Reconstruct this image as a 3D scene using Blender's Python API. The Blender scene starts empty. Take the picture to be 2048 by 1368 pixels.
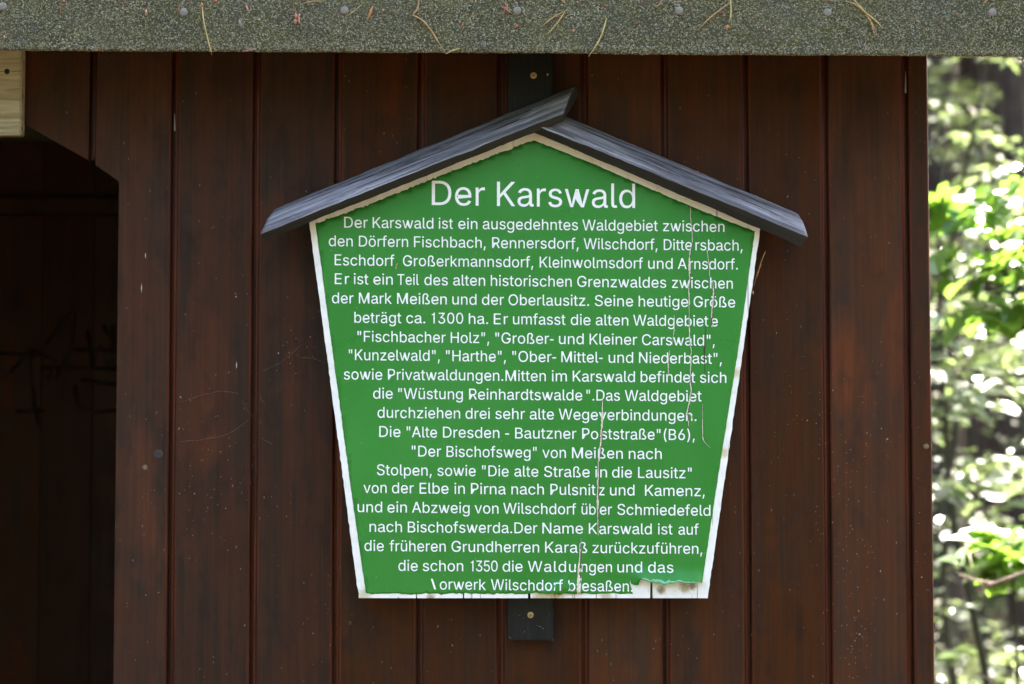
import bpy, bmesh, math, random, json
from mathutils import Vector, Matrix, noise, geometry

scene = bpy.context.scene
COL = scene.collection
R = math.radians

# ------------------------------------------------------------------ camera
CAM = Vector((0.0, -3.0, 1.5))
PITCH = R(3.15)
LENS = 70.0
F = LENS / 36.0 * 2048.0
cam_d = bpy.data.cameras.new("camera")
cam_d.lens = LENS
cam_d.sensor_width = 36.0
cam_d.clip_start = 0.05
cam_d.clip_end = 400.0
cam_d.dof.use_dof = True
cam_d.dof.focus_distance = 2.91
cam_d.dof.aperture_fstop = 4.0
cam_o = bpy.data.objects.new("camera", cam_d)
cam_o.location = CAM
cam_o.rotation_euler = (R(90) + PITCH, 0, 0)
COL.objects.link(cam_o)
scene.camera = cam_o

# ------------------------------------------------------------------ sky, sun, exposure
SUN_EL, SUN_AZ = 43.0, 24.0          # azimuth measured from +Y towards +X
world = bpy.data.worlds.new("World")
scene.world = world
world.use_nodes = True
wn = world.node_tree
bg = wn.nodes["Background"]
sky = wn.nodes.new("ShaderNodeTexSky")
sky.sky_type = 'NISHITA'
sky.sun_disc = False
sky.sun_elevation = R(SUN_EL)
sky.sun_rotation = R(SUN_AZ)
sky.air_density = 0.78
sky.dust_density = 7.0
sky.ozone_density = 0.0
wn.links.new(sky.outputs[0], bg.inputs[0])
bg.inputs[1].default_value = 0.11
sun_d = bpy.data.lights.new("sun", 'SUN')
sun_d.energy = 5.0
sun_d.angle = R(0.53)
sun_d.color = (1.0, 0.95, 0.87)
sun_o = bpy.data.objects.new("sun", sun_d)
COL.objects.link(sun_o)
sd = Vector((math.sin(R(SUN_AZ)) * math.cos(R(SUN_EL)), math.cos(R(SUN_AZ)) * math.cos(R(SUN_EL)), math.sin(R(SUN_EL))))
sun_o.rotation_euler = sd.to_track_quat('Z', 'Y').to_euler()
sun_o.location = sd * 30
vs = scene.view_settings
vs.view_transform = 'Standard'
vs.look = 'None'
vs.gamma = 1.0
vs.exposure = 4.15

# ------------------------------------------------------------------ helpers
def P(px, py, y=0.0):
    """point where the line of sight of photo pixel (px, py) meets the plane at depth y"""
    d = Vector(((px - 1024.0) / F, math.cos(PITCH) - (684.0 - py) / F * math.sin(PITCH), 0))
    d.z = math.sin(PITCH) + (684.0 - py) / F * math.cos(PITCH)
    t = (y - CAM.y) / d.y
    return CAM + d * t

def tag(o, label=None, cat=None, group=None, kind=None):
    if label: o["label"] = label
    if cat: o["category"] = cat
    if group: o["group"] = group
    if kind: o["kind"] = kind
    return o

def link(name, me, mats, parent=None):
    o = bpy.data.objects.new(name, me)
    COL.objects.link(o)
    for m in (mats if isinstance(mats, (list, tuple)) else [mats]):
        if m.name not in [x.name for x in me.materials if x]:
            me.materials.append(m)
    if parent is not None:
        o.parent = parent
        o.matrix_parent_inverse = Matrix.Identity(4)
        o.location = -parent.location if parent.type == 'EMPTY' and parent.parent is None else (0, 0, 0)
    return o

def empty(name, loc=(0, 0, 0)):
    o = bpy.data.objects.new(name, None)
    o.empty_display_size = 0.1
    o.location = loc
    COL.objects.link(o)
    return o

def bm_obj(name, bm, mats, parent=None, smooth=False):
    me = bpy.data.meshes.new(name)
    bm.normal_update()
    bm.to_mesh(me)
    bm.free()
    if smooth:
        for p in me.polygons: p.use_smooth = True
    return link(name, me, mats, parent)

def py_obj(name, vs_, fs, mats, parent=None, smooth=False, mat_idx=None):
    me = bpy.data.meshes.new(name)
    me.from_pydata([tuple(v) for v in vs_], [], fs)
    if mat_idx:
        me.polygons.foreach_set("material_index", mat_idx)
    if smooth:
        for p in me.polygons: p.use_smooth = True
    me.update()
    return link(name, me, mats, parent)

def add_box(bm, a, b, mat=0):
    x0, y0, z0 = a; x1, y1, z1 = b
    v = [bm.verts.new(q) for q in ((x0,y0,z0),(x1,y0,z0),(x1,y1,z0),(x0,y1,z0),(x0,y0,z1),(x1,y0,z1),(x1,y1,z1),(x0,y1,z1))]
    fs = [(3,2,1,0),(4,5,6,7),(0,1,5,4),(1,2,6,5),(2,3,7,6),(3,0,4,7)]
    r = []
    for f in fs:
        q = bm.faces.new([v[i] for i in f]); q.material_index = mat; r.append(q)
    return v, r

def add_prism(bm, pts, y0, y1, mat=0):
    """polygon in X-Z (list of (x,z), counter-clockwise seen from -Y) from front y0 back to y1"""
    fr = [bm.verts.new((x, y0, z)) for x, z in pts]
    bk = [bm.verts.new((x, y1, z)) for x, z in pts]
    n = len(pts)
    ff = bm.faces.new(fr); ff.material_index = mat
    fb = bm.faces.new(bk[::-1]); fb.material_index = mat
    for i in range(n):
        j = (i + 1) % n
        q = bm.faces.new((fr[j], fr[i], bk[i], bk[j])); q.material_index = mat
    return ff

def tube(bm, pts, rads, seg=6, mat=0, cap=True):
    rings = []
    n = len(pts)
    for i, p in enumerate(pts):
        p = Vector(p)
        t = (Vector(pts[min(i + 1, n - 1)]) - Vector(pts[max(i - 1, 0)]))
        if t.length < 1e-9: t = Vector((0, 0, 1))
        t.normalize()
        u = t.cross(Vector((0.13, 0.97, 0.21)))
        if u.length < 1e-3: u = t.cross(Vector((1, 0, 0)))
        u.normalize(); w = t.cross(u)
        r = rads[i] if isinstance(rads, (list, tuple)) else rads
        rings.append([bm.verts.new(p + (u * math.cos(2 * math.pi * k / seg) + w * math.sin(2 * math.pi * k / seg)) * r) for k in range(seg)])
    for a, b in zip(rings, rings[1:]):
        for k in range(seg):
            f = bm.faces.new((a[k], a[(k + 1) % seg], b[(k + 1) % seg], b[k])); f.material_index = mat
            f.smooth = True
    if cap:
        bm.faces.new(rings[0][::-1]).material_index = mat
        bm.faces.new(rings[-1]).material_index = mat

# ------------------------------------------------------------------ materials
class NT:
    def __init__(s, name):
        s.m = bpy.data.materials.new(name); s.m.use_nodes = True
        s.t = s.m.node_tree; s.b = s.t.nodes["Principled BSDF"]; s.out = s.t.nodes["Material Output"]
    def n(s, typ, **kw):
        o = s.t.nodes.new("ShaderNode" + typ)
        for k, v in kw.items():
            if hasattr(o, k): setattr(o, k, v)
            else: o.inputs[k.replace('_', ' ')].default_value = v
        return o
    def l(s, a, b): s.t.links.new(a, b)
    def coord(s, scale=(1, 1, 1), rot=(0, 0, 0), loc=(0, 0, 0), space='Object'):
        c = s.n('TexCoord'); m = s.n('Mapping')
        s.l(c.outputs[space], m.inputs[0])
        m.inputs['Scale'].default_value = scale; m.inputs['Rotation'].default_value = rot; m.inputs['Location'].default_value = loc
        return m.outputs[0]
    def noise(s, vec, scale, detail=4, rough=.55, dist=0):
        o = s.n('TexNoise'); s.l(vec, o.inputs['Vector'])
        o.inputs['Scale'].default_value = scale; o.inputs['Detail'].default_value = detail
        o.inputs['Roughness'].default_value = rough; o.inputs['Distortion'].default_value = dist
        return o.outputs['Fac']
    def voro(s, vec, scale, feature='F1'):
        o = s.n('TexVoronoi', feature=feature); s.l(vec, o.inputs['Vector']); o.inputs['Scale'].default_value = scale
        return o
    def ramp(s, fac, stops, interp='LINEAR'):
        o = s.n('ValToRGB'); e = o.color_ramp.elements; o.color_ramp.interpolation = interp
        while len(e) < len(stops): e.new(0.5)
        for q, (p, c) in zip(e, stops):
            q.position = p; q.color = (c if len(c) == 4 else (*c, 1)) if isinstance(c, (tuple, list)) else (c, c, c, 1)
        s.l(fac, o.inputs[0]); return o.outputs[0]
    def mix(s, fac, a, b, mode='MIX'):
        o = s.n('Mix', data_type='RGBA', blend_type=mode)
        for v, i in ((fac, 0), (a, 6), (b, 7)):
            if isinstance(v, (int, float)): o.inputs[i].default_value = v
            elif isinstance(v, (tuple, list)): o.inputs[i].default_value = (*v[:3], 1)
            else: s.l(v, o.inputs[i])
        return o.outputs[2]
    def math(s, op, a, b=0.5):
        o = s.n('Math', operation=op)
        for v, i in ((a, 0), (b, 1)):
            if isinstance(v, (int, float)): o.inputs[i].default_value = v
            else: s.l(v, o.inputs[i])
        return o.outputs[0]
    def bump(s, h, dist=0.001, strength=1.0, prev=None):
        o = s.n('Bump'); o.inputs['Distance'].default_value = dist; o.inputs['Strength'].default_value = strength
        s.l(h, o.inputs['Height'])
        if prev is not None: s.l(prev, o.inputs['Normal'])
        return o.outputs[0]
    def fin(s, col=None, rough=None, nrm=None, spec=None, metal=None):
        for k, v in (('Base Color', col), ('Roughness', rough), ('Normal', nrm), ('Specular IOR Level', spec), ('Metallic', metal)):
            if v is None: continue
            i = s.b.inputs[k]
            if isinstance(v, (int, float)): i.default_value = v
            elif isinstance(v, (tuple, list)): i.default_value = (*v[:3], 1)
            else: s.l(v, i)
        return s.m

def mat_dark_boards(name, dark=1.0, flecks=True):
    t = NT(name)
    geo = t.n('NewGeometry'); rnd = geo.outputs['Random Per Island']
    c = t.n('TexCoord').outputs['Object']
    # shift every board so that no two share their grain
    comb = t.n('CombineXYZ'); t.l(t.math('MULTIPLY', rnd, 37.0), comb.inputs[0]); t.l(t.math('MULTIPLY', rnd, 91.0), comb.inputs[2])
    add = t.n('VectorMath', operation='ADD'); t.l(c, add.inputs[0]); t.l(comb.outputs[0], add.inputs[1])
    def stretched(sx, sz):
        m = t.n('Mapping'); t.l(add.outputs[0], m.inputs[0]); m.inputs['Scale'].default_value = (sx, sx, sz); return m.outputs[0]
    grain = t.noise(stretched(1, .02), 170, 6, .68)
    band = t.noise(stretched(1, .05), 30, 5, .62, .8)
    patch = t.noise(stretched(1, .35), 9.5, 5, .55, .3)
    blot = t.noise(stretched(1, .6), 26, 5, .62, .4)
    col = t.ramp(patch, [(.28, (.020*dark, .0105*dark, .0065*dark)), (.44, (.044*dark, .0185*dark, .0092*dark)), (.56, (.030*dark, .0175*dark, .0110*dark)), (.70, (.078*dark, .0250*dark, .0100*dark))])
    col = t.mix(t.ramp(band, [(.40, .0), (.68, .65)]), col, (.068*dark, .0205*dark, .0070*dark))
    col = t.mix(t.ramp(blot, [(.52, .0), (.74, .6)]), col, (.0170*dark, .0115*dark, .0095*dark))
    col = t.mix(t.ramp(grain, [(.34, .36), (.62, .0)]), col, (.013*dark, .0070*dark, .0045*dark))
    # each board a slightly different tone
    tone = t.n('HueSaturation'); t.l(col, tone.inputs['Color'])
    t.l(t.math('MULTIPLY_ADD', rnd, .45), tone.inputs['Value'])
    tone.inputs['Value'].default_value = 1
    v = t.n('MapRange'); t.l(rnd, v.inputs[0]); v.inputs[3].default_value = .78; v.inputs[4].default_value = 1.32
    t.l(v.outputs[0], tone.inputs['Value'])
    s_ = t.n('MapRange'); t.l(t.math('FRACT', t.math('MULTIPLY', rnd, 7.3)), s_.inputs[0]); s_.inputs[3].default_value = .92; s_.inputs[4].default_value = 1.12
    t.l(s_.outputs[0], tone.inputs['Saturation'])
    col = tone.outputs[0]
    # fine checks along the grain
    chk = t.noise(stretched(1, .006), 95, 2, .5)
    ck = t.ramp(chk, [(.735, 0.0), (.75, 1.0)])
    col = t.mix(t.math('MULTIPLY', ck, .8), col, (.004, .003, .003))
    if flecks:
        vo = t.voro(stretched(1, .55), 150)
        d = vo.outputs['Distance']; vc = t.n('SeparateColor'); t.l(vo.outputs['Color'], vc.inputs[0])
        msk = t.math('MULTIPLY', t.math('LESS_THAN', d, .16), t.math('GREATER_THAN', vc.outputs[0], .90))
        zone = t.ramp(t.noise(stretched(1, .5), 7, 3), [(.42, .05), (.66, 1.0)])
        msk = t.math('MULTIPLY', msk, zone)
        fine = t.ramp(t.noise(stretched(1, .25), 520, 3, .7), [(.63, 0.0), (.76, 1.0)])
        msk = t.math('MAXIMUM', t.math('MULTIPLY', msk, .55), t.math('MULTIPLY', t.math('MULTIPLY', fine, t.ramp(t.noise(stretched(1, .3), 13, 4, .6), [(.52, 0.0), (.70, .5)])), .5))
        col = t.mix(msk, col, (.20, .18, .155))
    b = t.bump(grain, .0006, .5)
    b = t.bump(ck, -.0008, .6, b)
    b = t.bump(band, .0015, .3, b)
    rg = t.ramp(blot, [(.3, .42), (.7, .62)])
    return t.fin(col, rg, b, .08)

def mat_groove(name, k):
    t = NT(name)
    v = t.coord((1, 1, .04))
    n1 = t.noise(v, 160, 4); n2 = t.noise(t.coord((1, 1, .4)), 10, 3)
    col = t.ramp(n1, [(.3, (.034*k, .0085*k, .0030*k)), (.7, (.125*k, .028*k, .0085*k))])
    col = t.mix(t.ramp(n2, [(.4, 0.0), (.65, .7)]), col, (.030, .0095, .006))
    return t.fin(col, .42, t.bump(n1, .0006, .5), .14)

def mat_grey_wood(name, cols, along='x', scale=1.0, rough=.6, lichen=0.0, checks=True, spec=.35):
    t = NT(name)
    st = {'x': (.03, 1, 1), 'z': (1, 1, .03)}[along]
    g1 = t.noise(t.coord(tuple(q * scale for q in st)), 250, 6, .7)
    st2 = {'x': (.07, 1, 1), 'z': (1, 1, .07)}[along]
    g2 = t.noise(t.coord(tuple(q * scale for q in st2)), 62, 5, .62, 1.4)
    p = t.noise(t.coord(), 22, 5, .6)
    col = t.ramp(g2, [(.34, cols[0]), (.5, cols[1]), (.66, cols[2])])
    col = t.mix(t.ramp(g1, [(.34, .50), (.58, .0)]), col, cols[0])
    col = t.mix(t.ramp(p, [(.5, 0.0), (.75, .55)]), col, cols[3])
    h = g1
    nb = t.bump(g1, .0012, .8)
    nb = t.bump(g2, .002, .5, nb)
    if checks:
        st3 = {'x': (.012, 1, 1), 'z': (1, 1, .012)}[along]
        ck = t.ramp(t.noise(t.coord(tuple(q * scale for q in st3)), 70, 3, .5), [(.68, 0.0), (.71, 1.0)])
        col = t.mix(t.math('MULTIPLY', ck, .85), col, (.010, .010, .012)); nb = t.bump(ck, -.0015, .8, nb)
    if lichen:
        li = t.ramp(t.noise(t.coord(), 240, 4, .7), [(.66, 0.0), (.72, 1.0)])
        lz = t.ramp(t.noise(t.coord(), 30, 3, .6), [(.5, .12), (.68, 1.0)])
        col = t.mix(t.math('MULTIPLY', t.math('MULTIPLY', li, lz), lichen), col, (.34, .33, .27))
    return t.fin(col, rough, nb, spec)

def mat_white_paint():
    t = NT("weathered_white_paint")
    v = t.coord()
    gr = t.noise(t.coord((1, 1, .05)), 330, 4, .6)
    blot = t.noise(v, 38, 5, .65)
    col = t.ramp(blot, [(.35, (.80, .79, .75)), (.6, (.72, .71, .65)), (.8, (.55, .53, .43))])
    spk = t.ramp(t.noise(v, 560, 3, .7), [(.66, 0.0), (.73, 1.0)])
    zone = t.ramp(t.noise(v, 60, 3, .6), [(.42, .15), (.62, 1.0)])
    col = t.mix(t.math('MULTIPLY', spk, t.math('MULTIPLY', zone, .75)), col, (.14, .12, .085))
    ck = t.ramp(t.noise(t.coord((1, 1, .03)), 210, 2, .5), [(.685, 0.0), (.71, 1.0)])
    col = t.mix(t.math('MULTIPLY', ck, .55), col, (.10, .085, .06))
    # brown rot showing where the film has torn away
    for (qx, qz, r, c) in STAINS:
        g = t.n('VectorMath', operation='DISTANCE'); t.l(v, g.inputs[0]); g.inputs[1].default_value = (qx, SIGN_Y, qz)
        dn = t.math('ADD', t.math('DIVIDE', g.outputs['Value'], r), t.math('MULTIPLY', t.math('SUBTRACT', t.noise(v, 300, 4, .7), .5), 1.4))
        col = t.mix(t.ramp(dn, [(.35, .9), (1.0, 0.0)]), col, c)
    nb = t.bump(gr, .0006, .6); nb = t.bump(blot, .0008, .4, nb)
    return t.fin(col, .55, nb, .35)

def mat_film():
    t = NT("green_film")
    v = t.coord()
    big = t.noise(v, 5, 3); gr = t.noise(t.coord((1, 1, .012)), 520, 3, .6)
    scr = t.ramp(t.noise(t.coord((1, 1, .18), (0, R(18), 0)), 300, 3, .75), [(.70, 0.0), (.78, 1.0)])
    zone = t.ramp(t.noise(v, 14, 3, .6), [(.46, 0.0), (.70, .7)])
    col = t.ramp(big, [(.3, (.024, .182, .020)), (.7, (.031, .210, .026))])
    col = t.mix(t.math('MULTIPLY', scr, zone), col, (.16, .34, .13))
    fade = t.ramp(t.noise(t.coord((1, 1, .22)), 11, 5, .65, .5), [(.45, 0.0), (.75, .30)])
    col = t.mix(fade, col, (.060, .235, .050))
    vo = t.voro(v, 130); vc = t.n('SeparateColor'); t.l(vo.outputs['Color'], vc.inputs[0])
    spk = t.math('MULTIPLY', t.math('LESS_THAN', vo.outputs['Distance'], .10), t.math('GREATER_THAN', vc.outputs[0], .93))
    col = t.mix(t.math('MULTIPLY', spk, .55), col, t.mix(t.math('GREATER_THAN', vc.outputs[1], .6), (.25, .40, .20), (.02, .05, .015)))
    nb = t.bump(gr, .0005, .35); nb = t.bump(t.noise(v, 26, 3), .0012, .35, nb)
    return t.fin(col, t.ramp(t.noise(v, 19, 4, .6), [(.3, .26), (.7, .46)]), nb, .24)

def mat_plain(name, col, rough=.5, var=.15, scale=120, spec=.4, metal=0.0, bump=.0003):
    t = NT(name)
    n = t.noise(t.coord(), scale, 4, .6)
    c = t.ramp(n, [(.3, tuple(q * (1 - var) for q in col)), (.7, tuple(min(1, q * (1 + var)) for q in col))])
    return t.fin(c, rough, t.bump(n, bump, .6), spec, metal)

def mat_felt_base():
    t = NT("mossy_felt")
    v = t.coord()
    n1 = t.noise(v, 260, 4, .7); n2 = t.noise(v, 11, 4, .6); n3 = t.noise(v, 30, 4, .6)
    col = t.ramp(n1, [(.32, (.030, .032, .016)), (.5, (.085, .085, .042)), (.68, (.20, .185, .090))])
    col = t.mix(t.ramp(n2, [(.42, 0.0), (.62, .65)]), col, (.055, .060, .040))
    col = t.mix(t.ramp(n3, [(.52, 0.0), (.72, .6)]), col, (.085, .095, .018))
    return t.fin(col, .85, t.bump(n1, .0015, 1.0), .2)

def mat_chips():
    t = NT("slate_granules")
    rnd = t.n('NewGeometry').outputs['Random Per Island']
    v = t.coord()
    col = t.ramp(rnd, [(.0, (.022, .025, .015)), (.25, (.064, .066, .040)), (.5, (.150, .143, .092)), (.72, (.255, .232, .145)), (.88, (.34, .305, .19)), (.96, (.37, .35, .29)), (1.0, (.45, .43, .39))])
    n2 = t.noise(v, 11, 4, .6); n3 = t.noise(v, 27, 4, .6)
    col = t.mix(t.ramp(n3, [(.45, .05), (.68, .55)]), col, (.155, .145, .060))
    col = t.mix(t.ramp(n2, [(.48, 0.0), (.68, .35)]), col, (.125, .122, .108))
    return t.fin(col, .65, None, .35)

def mat_leaf(name, cols, transl=.42):
    t = NT(name)
    rnd = t.n('NewGeometry').outputs['Random Per Island']
    col = t.ramp(rnd, [(0, cols[0]), (.5, cols[1]), (1, cols[2])])
    n = t.noise(t.coord(), 40, 3)
    col = t.mix(t.ramp(n, [(.4, 0.0), (.7, .4)]), col, cols[3])
    t.l(col, t.b.inputs['Base Color']); t.b.inputs['Roughness'].default_value = .36
    t.b.inputs['Specular IOR Level'].default_value = .9
    tr = t.n('BsdfTranslucent')
    hs = t.n('HueSaturation'); t.l(col, hs.inputs['Color']); hs.inputs['Hue'].default_value = .475; hs.inputs['Value'].default_value = 1.5
    t.l(hs.outputs[0], tr.inputs[0])
    mx = t.n('MixShader'); mx.inputs[0].default_value = transl
    t.l(t.b.outputs[0], mx.inputs[1]); t.l(tr.outputs[0], mx.inputs[2]); t.l(mx.outputs[0], t.out.inputs[0])
    return t.m

def mat_bark(name, a, b, c):
    t = NT(name)
    n = t.noise(t.coord((1, 1, .25)), 30, 6, .7, .5)
    m = t.noise(t.coord(), 5, 4)
    col = t.ramp(n, [(.3, a), (.7, b)]); col = t.mix(t.ramp(m, [(.45, 0.0), (.7, .6)]), col, c)
    return t.fin(col, .85, t.bump(n, .02, .9), .2)

def mat_floor():
    t = NT("forest_litter")
    v = t.coord()
    n1 = t.noise(v, 22, 6, .75); n2 = t.noise(v, 1.3, 5, .6); n3 = t.noise(v, 130, 3, .7)
    col = t.ramp(n1, [(.3, (.026, .017, .011)), (.55, (.062, .042, .027)), (.75, (.12, .088, .056))])
    col = t.mix(t.ramp(n2, [(.48, 0.0), (.66, .75)]), col, (.034, .055, .016))
    col = t.mix(t.ramp(n3, [(.55, 0.0), (.75, .6)]), col, (.12, .085, .05))
    return t.fin(col, .9, t.bump(n1, .03, .9), .15)

SIGN_Y = -0.050
_s = lambda x, y: (P(x, y, SIGN_Y).x, P(x, y, SIGN_Y).z)
STAINS = [(*_s(1322, 1180), .0085, (.20, .14, .065)), (*_s(1370, 1174), .012, (.34, .27, .14)), (*_s(1385, 1172), .008, (.22, .16, .09)),
          (*_s(1110, 1192), .018, (.40, .35, .18)), (*_s(1080, 1192), .016, (.42, .37, .20)), (*_s(862, 1195), .008, (.30, .24, .12)),
          (*_s(1212, 1191), .012, (.45, .40, .24)), (*_s(728, 1190), .014, (.50, .46, .30)), (*_s(1448, 905), .010, (.55, .47, .28)), (*_s(1473, 745), .010, (.55, .47, .28))]

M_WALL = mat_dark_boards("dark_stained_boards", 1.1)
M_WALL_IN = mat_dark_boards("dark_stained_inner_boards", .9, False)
M_GROOVE = mat_groove("groove_wood", 1.0)
M_ARRIS = mat_groove("worn_board_edge", .78)
M_WHITE = mat_white_paint()
M_FILM = mat_film()
M_LETTER = mat_plain("white_lettering", (.80, .81, .80), .42, .03, 60, .4)
M_ROOFB = mat_grey_wood("weathered_violet_grey_wood", [(.050, .047, .048), (.205, .192, .206), (.43, .408, .435), (.115, .108, .104)], 'x', 1, .5, 1.0)
M_ROOFE = mat_grey_wood("shade_toned_board_wood", [(.007, .007, .0065), (.013, .013, .012), (.020, .0195, .018), (.020, .020, .012)], 'x', 1, .6, .25, False)  # shade of the boards' front edge and underside put into the colour
M_BATTEN = mat_grey_wood("charcoal_batten_wood", [(.0045, .0046, .0043), (.0075, .0076, .0072), (.0115, .0115, .0110), (.010, .0095, .0085)], 'z', 1, .5, .10, False, .2)
M_PALE = mat_grey_wood("pale_bare_wood", [(.23, .19, .115), (.40, .345, .225), (.50, .445, .31), (.33, .29, .19)], 'x', 1, .65, 0, True)
M_FELT = mat_felt_base()
M_CHIP = mat_chips()
M_ZINC = mat_plain("zinc_nail_head", (.175, .160, .135), .6, .25, 400, .3, 0)
M_BRASS = mat_plain("yellow_screw_head", (.42, .30, .15), .4, .3, 500, .5, .4)
M_BRASSD = mat_plain("screw_recess", (.16, .13, .02), .5, .3, 500, .4)
M_RUST = mat_plain("dull_screw_head", (.11, .075, .045), .5, .35, 500, .4, .2)
M_TORN = mat_plain("curl_underside_highlight", (.16, .42, .24), .35, .25, 200, .5)  # film green paled to paint the sky highlight on the curl
M_PEEL = mat_plain("bare_flaking_paint", (.58, .54, .42), .7, .45, 500, .2, 0, .001)
M_SLIT = mat_plain("dark_crack_wood", (.05, .04, .024), .8, .6, 300, .1)
M_NEEDLE = mat_plain("dry_pine_needle", (.34, .21, .085), .5, .35, 60, .4)
M_NEEDLE2 = mat_plain("ochre_pine_needle", (.42, .32, .11), .5, .3, 60, .4)
M_NEEDLE3 = mat_plain("rusty_pine_needle", (.22, .085, .03), .5, .3, 60, .4)
M_SCALE = mat_plain("reddish_bud_scale", (.30, .085, .042), .55, .4, 300, .4)
M_SCALEP = mat_plain("pink_bud_scale", (.42, .20, .14), .5, .35, 300, .4)
M_SCALEO = mat_plain("orange_bud_sheath", (.48, .17, .05), .45, .3, 100, .45)
M_SCALEG = mat_plain("grey_brown_bud", (.22, .16, .125), .6, .3, 300, .3)
M_WEB = mat_plain("cobweb_silk", (.22, .21, .20), .5, .1, 100, .3)
M_FLECK = mat_plain("pale_debris", (.50, .47, .42), .7, .25, 300, .2)
M_DUST = mat_plain("pale_dust", (.26, .24, .21), .8, .4, 300, .1)
M_GRAF = mat_plain("black_marker", (.021, .0105, .0062), .5, .2, 60, .3)
M_LEAF_A = mat_leaf("sapling_leaf", [(.050, .088, .026), (.088, .138, .044), (.125, .175, .062), (.12, .155, .080)])
M_LEAF_B = mat_leaf("maple_leaf", [(.060, .150, .016), (.080, .185, .020), (.105, .210, .026), (.070, .160, .018)], .45)
M_LEAF_C = mat_leaf("crown_foliage", [(.022, .045, .014), (.035, .065, .018), (.050, .085, .022), (.030, .060, .018)], .25)
M_BARK = mat_bark("spruce_bark", (.030, .021, .016), (.105, .075, .058), (.070, .050, .042))
M_STEM = mat_bark("sapling_bark", (.030, .026, .016), (.060, .052, .030), (.045, .050, .024))
M_TWIG = mat_bark("bare_twig_bark", (.16, .11, .085), (.32, .23, .19), (.22, .17, .13))
M_FLOOR = mat_floor()

# ================================================================== the shelter
Z_GROUND = 0.0
Z_TOP = 2.235
shelter = empty("shelter", (-0.65, 0.85, 0))
tag(shelter, "dark brown boarded shelter with mossy roofing felt edge, standing behind the green sign", "shelter")

SEAMS = {186: 172, 351: 339, 515: 503, 678: 670, 846: 835, 1004: 999, 1171: 1166, 1330.5: 1329, 1490: 1496, 1651: 1656, 1812: 1819}
seam_x = [(P(a, 150).x + P(b, 1250).x) / 2 for a, b in SEAMS.items()]
pitch = .1215
while seam_x[0] > -2.2: seam_x.insert(0, seam_x[0] - pitch)
X_RIGHT = (P(1857, 130).x + P(1868.5, 1368).x) / 2
X_LEFT = seam_x[0]
GAP = 0.0047                       # half of the visible groove
open_pts = [(P(242.5, 366).x, P(242.5, 366).z), (P(180, 322.5).x, P(180, 322.5).z), (P(50, 249).x, P(50, 249).z)]
x_open_b = P(228.5, 1368).x
z_b = P(228.5, 1368).z
slope_open = (x_open_b - open_pts[0][0]) / (z_b - open_pts[0][1])
x_open_g = open_pts[0][0] + slope_open * (0 - open_pts[0][1])
XC_OPEN = -1.22                    # centre of the doorway
arch = [open_pts[0], open_pts[1], open_pts[2], (-0.80, open_pts[2][1] + .032)]
arch_full = arch + [(2 * XC_OPEN - x, z) for x, z in arch[::-1]]
def arch_z(x):
    for (xa, za), (xb, zb) in zip(arch_full, arch_full[1:]):
        if xb <= x <= xa: return za + (zb - za) * (x - xa) / (xb - xa) if xa != xb else za
    return None
x_or, x_ol = arch_full[0][0], arch_full[-1][0]

random.seed(4)
bm = bmesh.new()
edges = seam_x + [None]
for i, xa in enumerate(seam_x):
    xb = seam_x[i + 1] if i + 1 < len(seam_x) else None
    a = xa + GAP
    b = xb - GAP if xb is not None else X_RIGHT
    pts = [(a, Z_TOP), (b, Z_TOP)] # top, then down the right side and back along the bottom
    pts = pts[::-1]                # counter-clockwise seen from the front: right-top, left-top ...
    bottom = []
    if b <= x_ol or a >= x_or:
        bottom = [(a, 0), (b, 0)]
        if a < x_open_g < b or a < x_or < b: pass
    else:
        if a < x_ol: bottom += [(a, 0), (x_ol - .012, 0), (x_ol, arch_full[-1][1])]
        else: bottom += [(a, arch_z(a))]
        for (x, z) in arch_full[::-1]:
            if a + 1e-4 < x < b - 1e-4 and not (a < x_ol and abs(x - x_ol) < 1e-6): bottom.append((x, z))
        if b > x_or:
            bottom += [(x_open_g, 0), (b, 0)]
        else: bottom += [(b, arch_z(b))]
    poly = pts + bottom
    dy = random.uniform(-.0006, .0006)
    ff = add_prism(bm, poly, 0.0 + dy, .020)
    eds = [e for e in ff.edges if abs(e.verts[0].co.z - e.verts[1].co.z) > .03]
    bv = bmesh.ops.bevel(bm, geom=eds, offset=.0034, segments=3, profile=.5, affect='EDGES', clamp_overlap=True)
    for f in bv['faces']: f.material_index = 1
bmesh.ops.recalc_face_normals(bm, faces=bm.faces)
front = bm_obj("front_wall", bm, [M_WALL, M_ARRIS], shelter)
# the tongues seen at the bottom of the grooves
bm = bmesh.new()
for x in seam_x[1:]:
    zb = 0.0
    if x_ol - .01 < x < x_or + .004: zb = (arch_z(min(x, x_or)) or 0) + .004
    sg = 1 if x < P(1400, 700).x else -1
    add_box(bm, (x - .008, .0150, zb + .002), (x + .008, .0190, Z_TOP - .01))
    xa_, xb_ = sorted((x + sg * .0008, x + sg * .0046))
    v_, f_ = add_box(bm, (xa_, .0040, zb + .003), (xb_, .0148, Z_TOP - .012))
    bmesh.ops.bevel(bm, geom=[e for e in {e for f in f_ for e in f.edges} if all(abs(v.co.y - .0040) < 1e-5 for v in e.verts)], offset=.0012, segments=2, affect='EDGES')
groove = bm_obj("board_groove", bm, M_GROOVE, front)
groove.location = (0, 0, 0)

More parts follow.
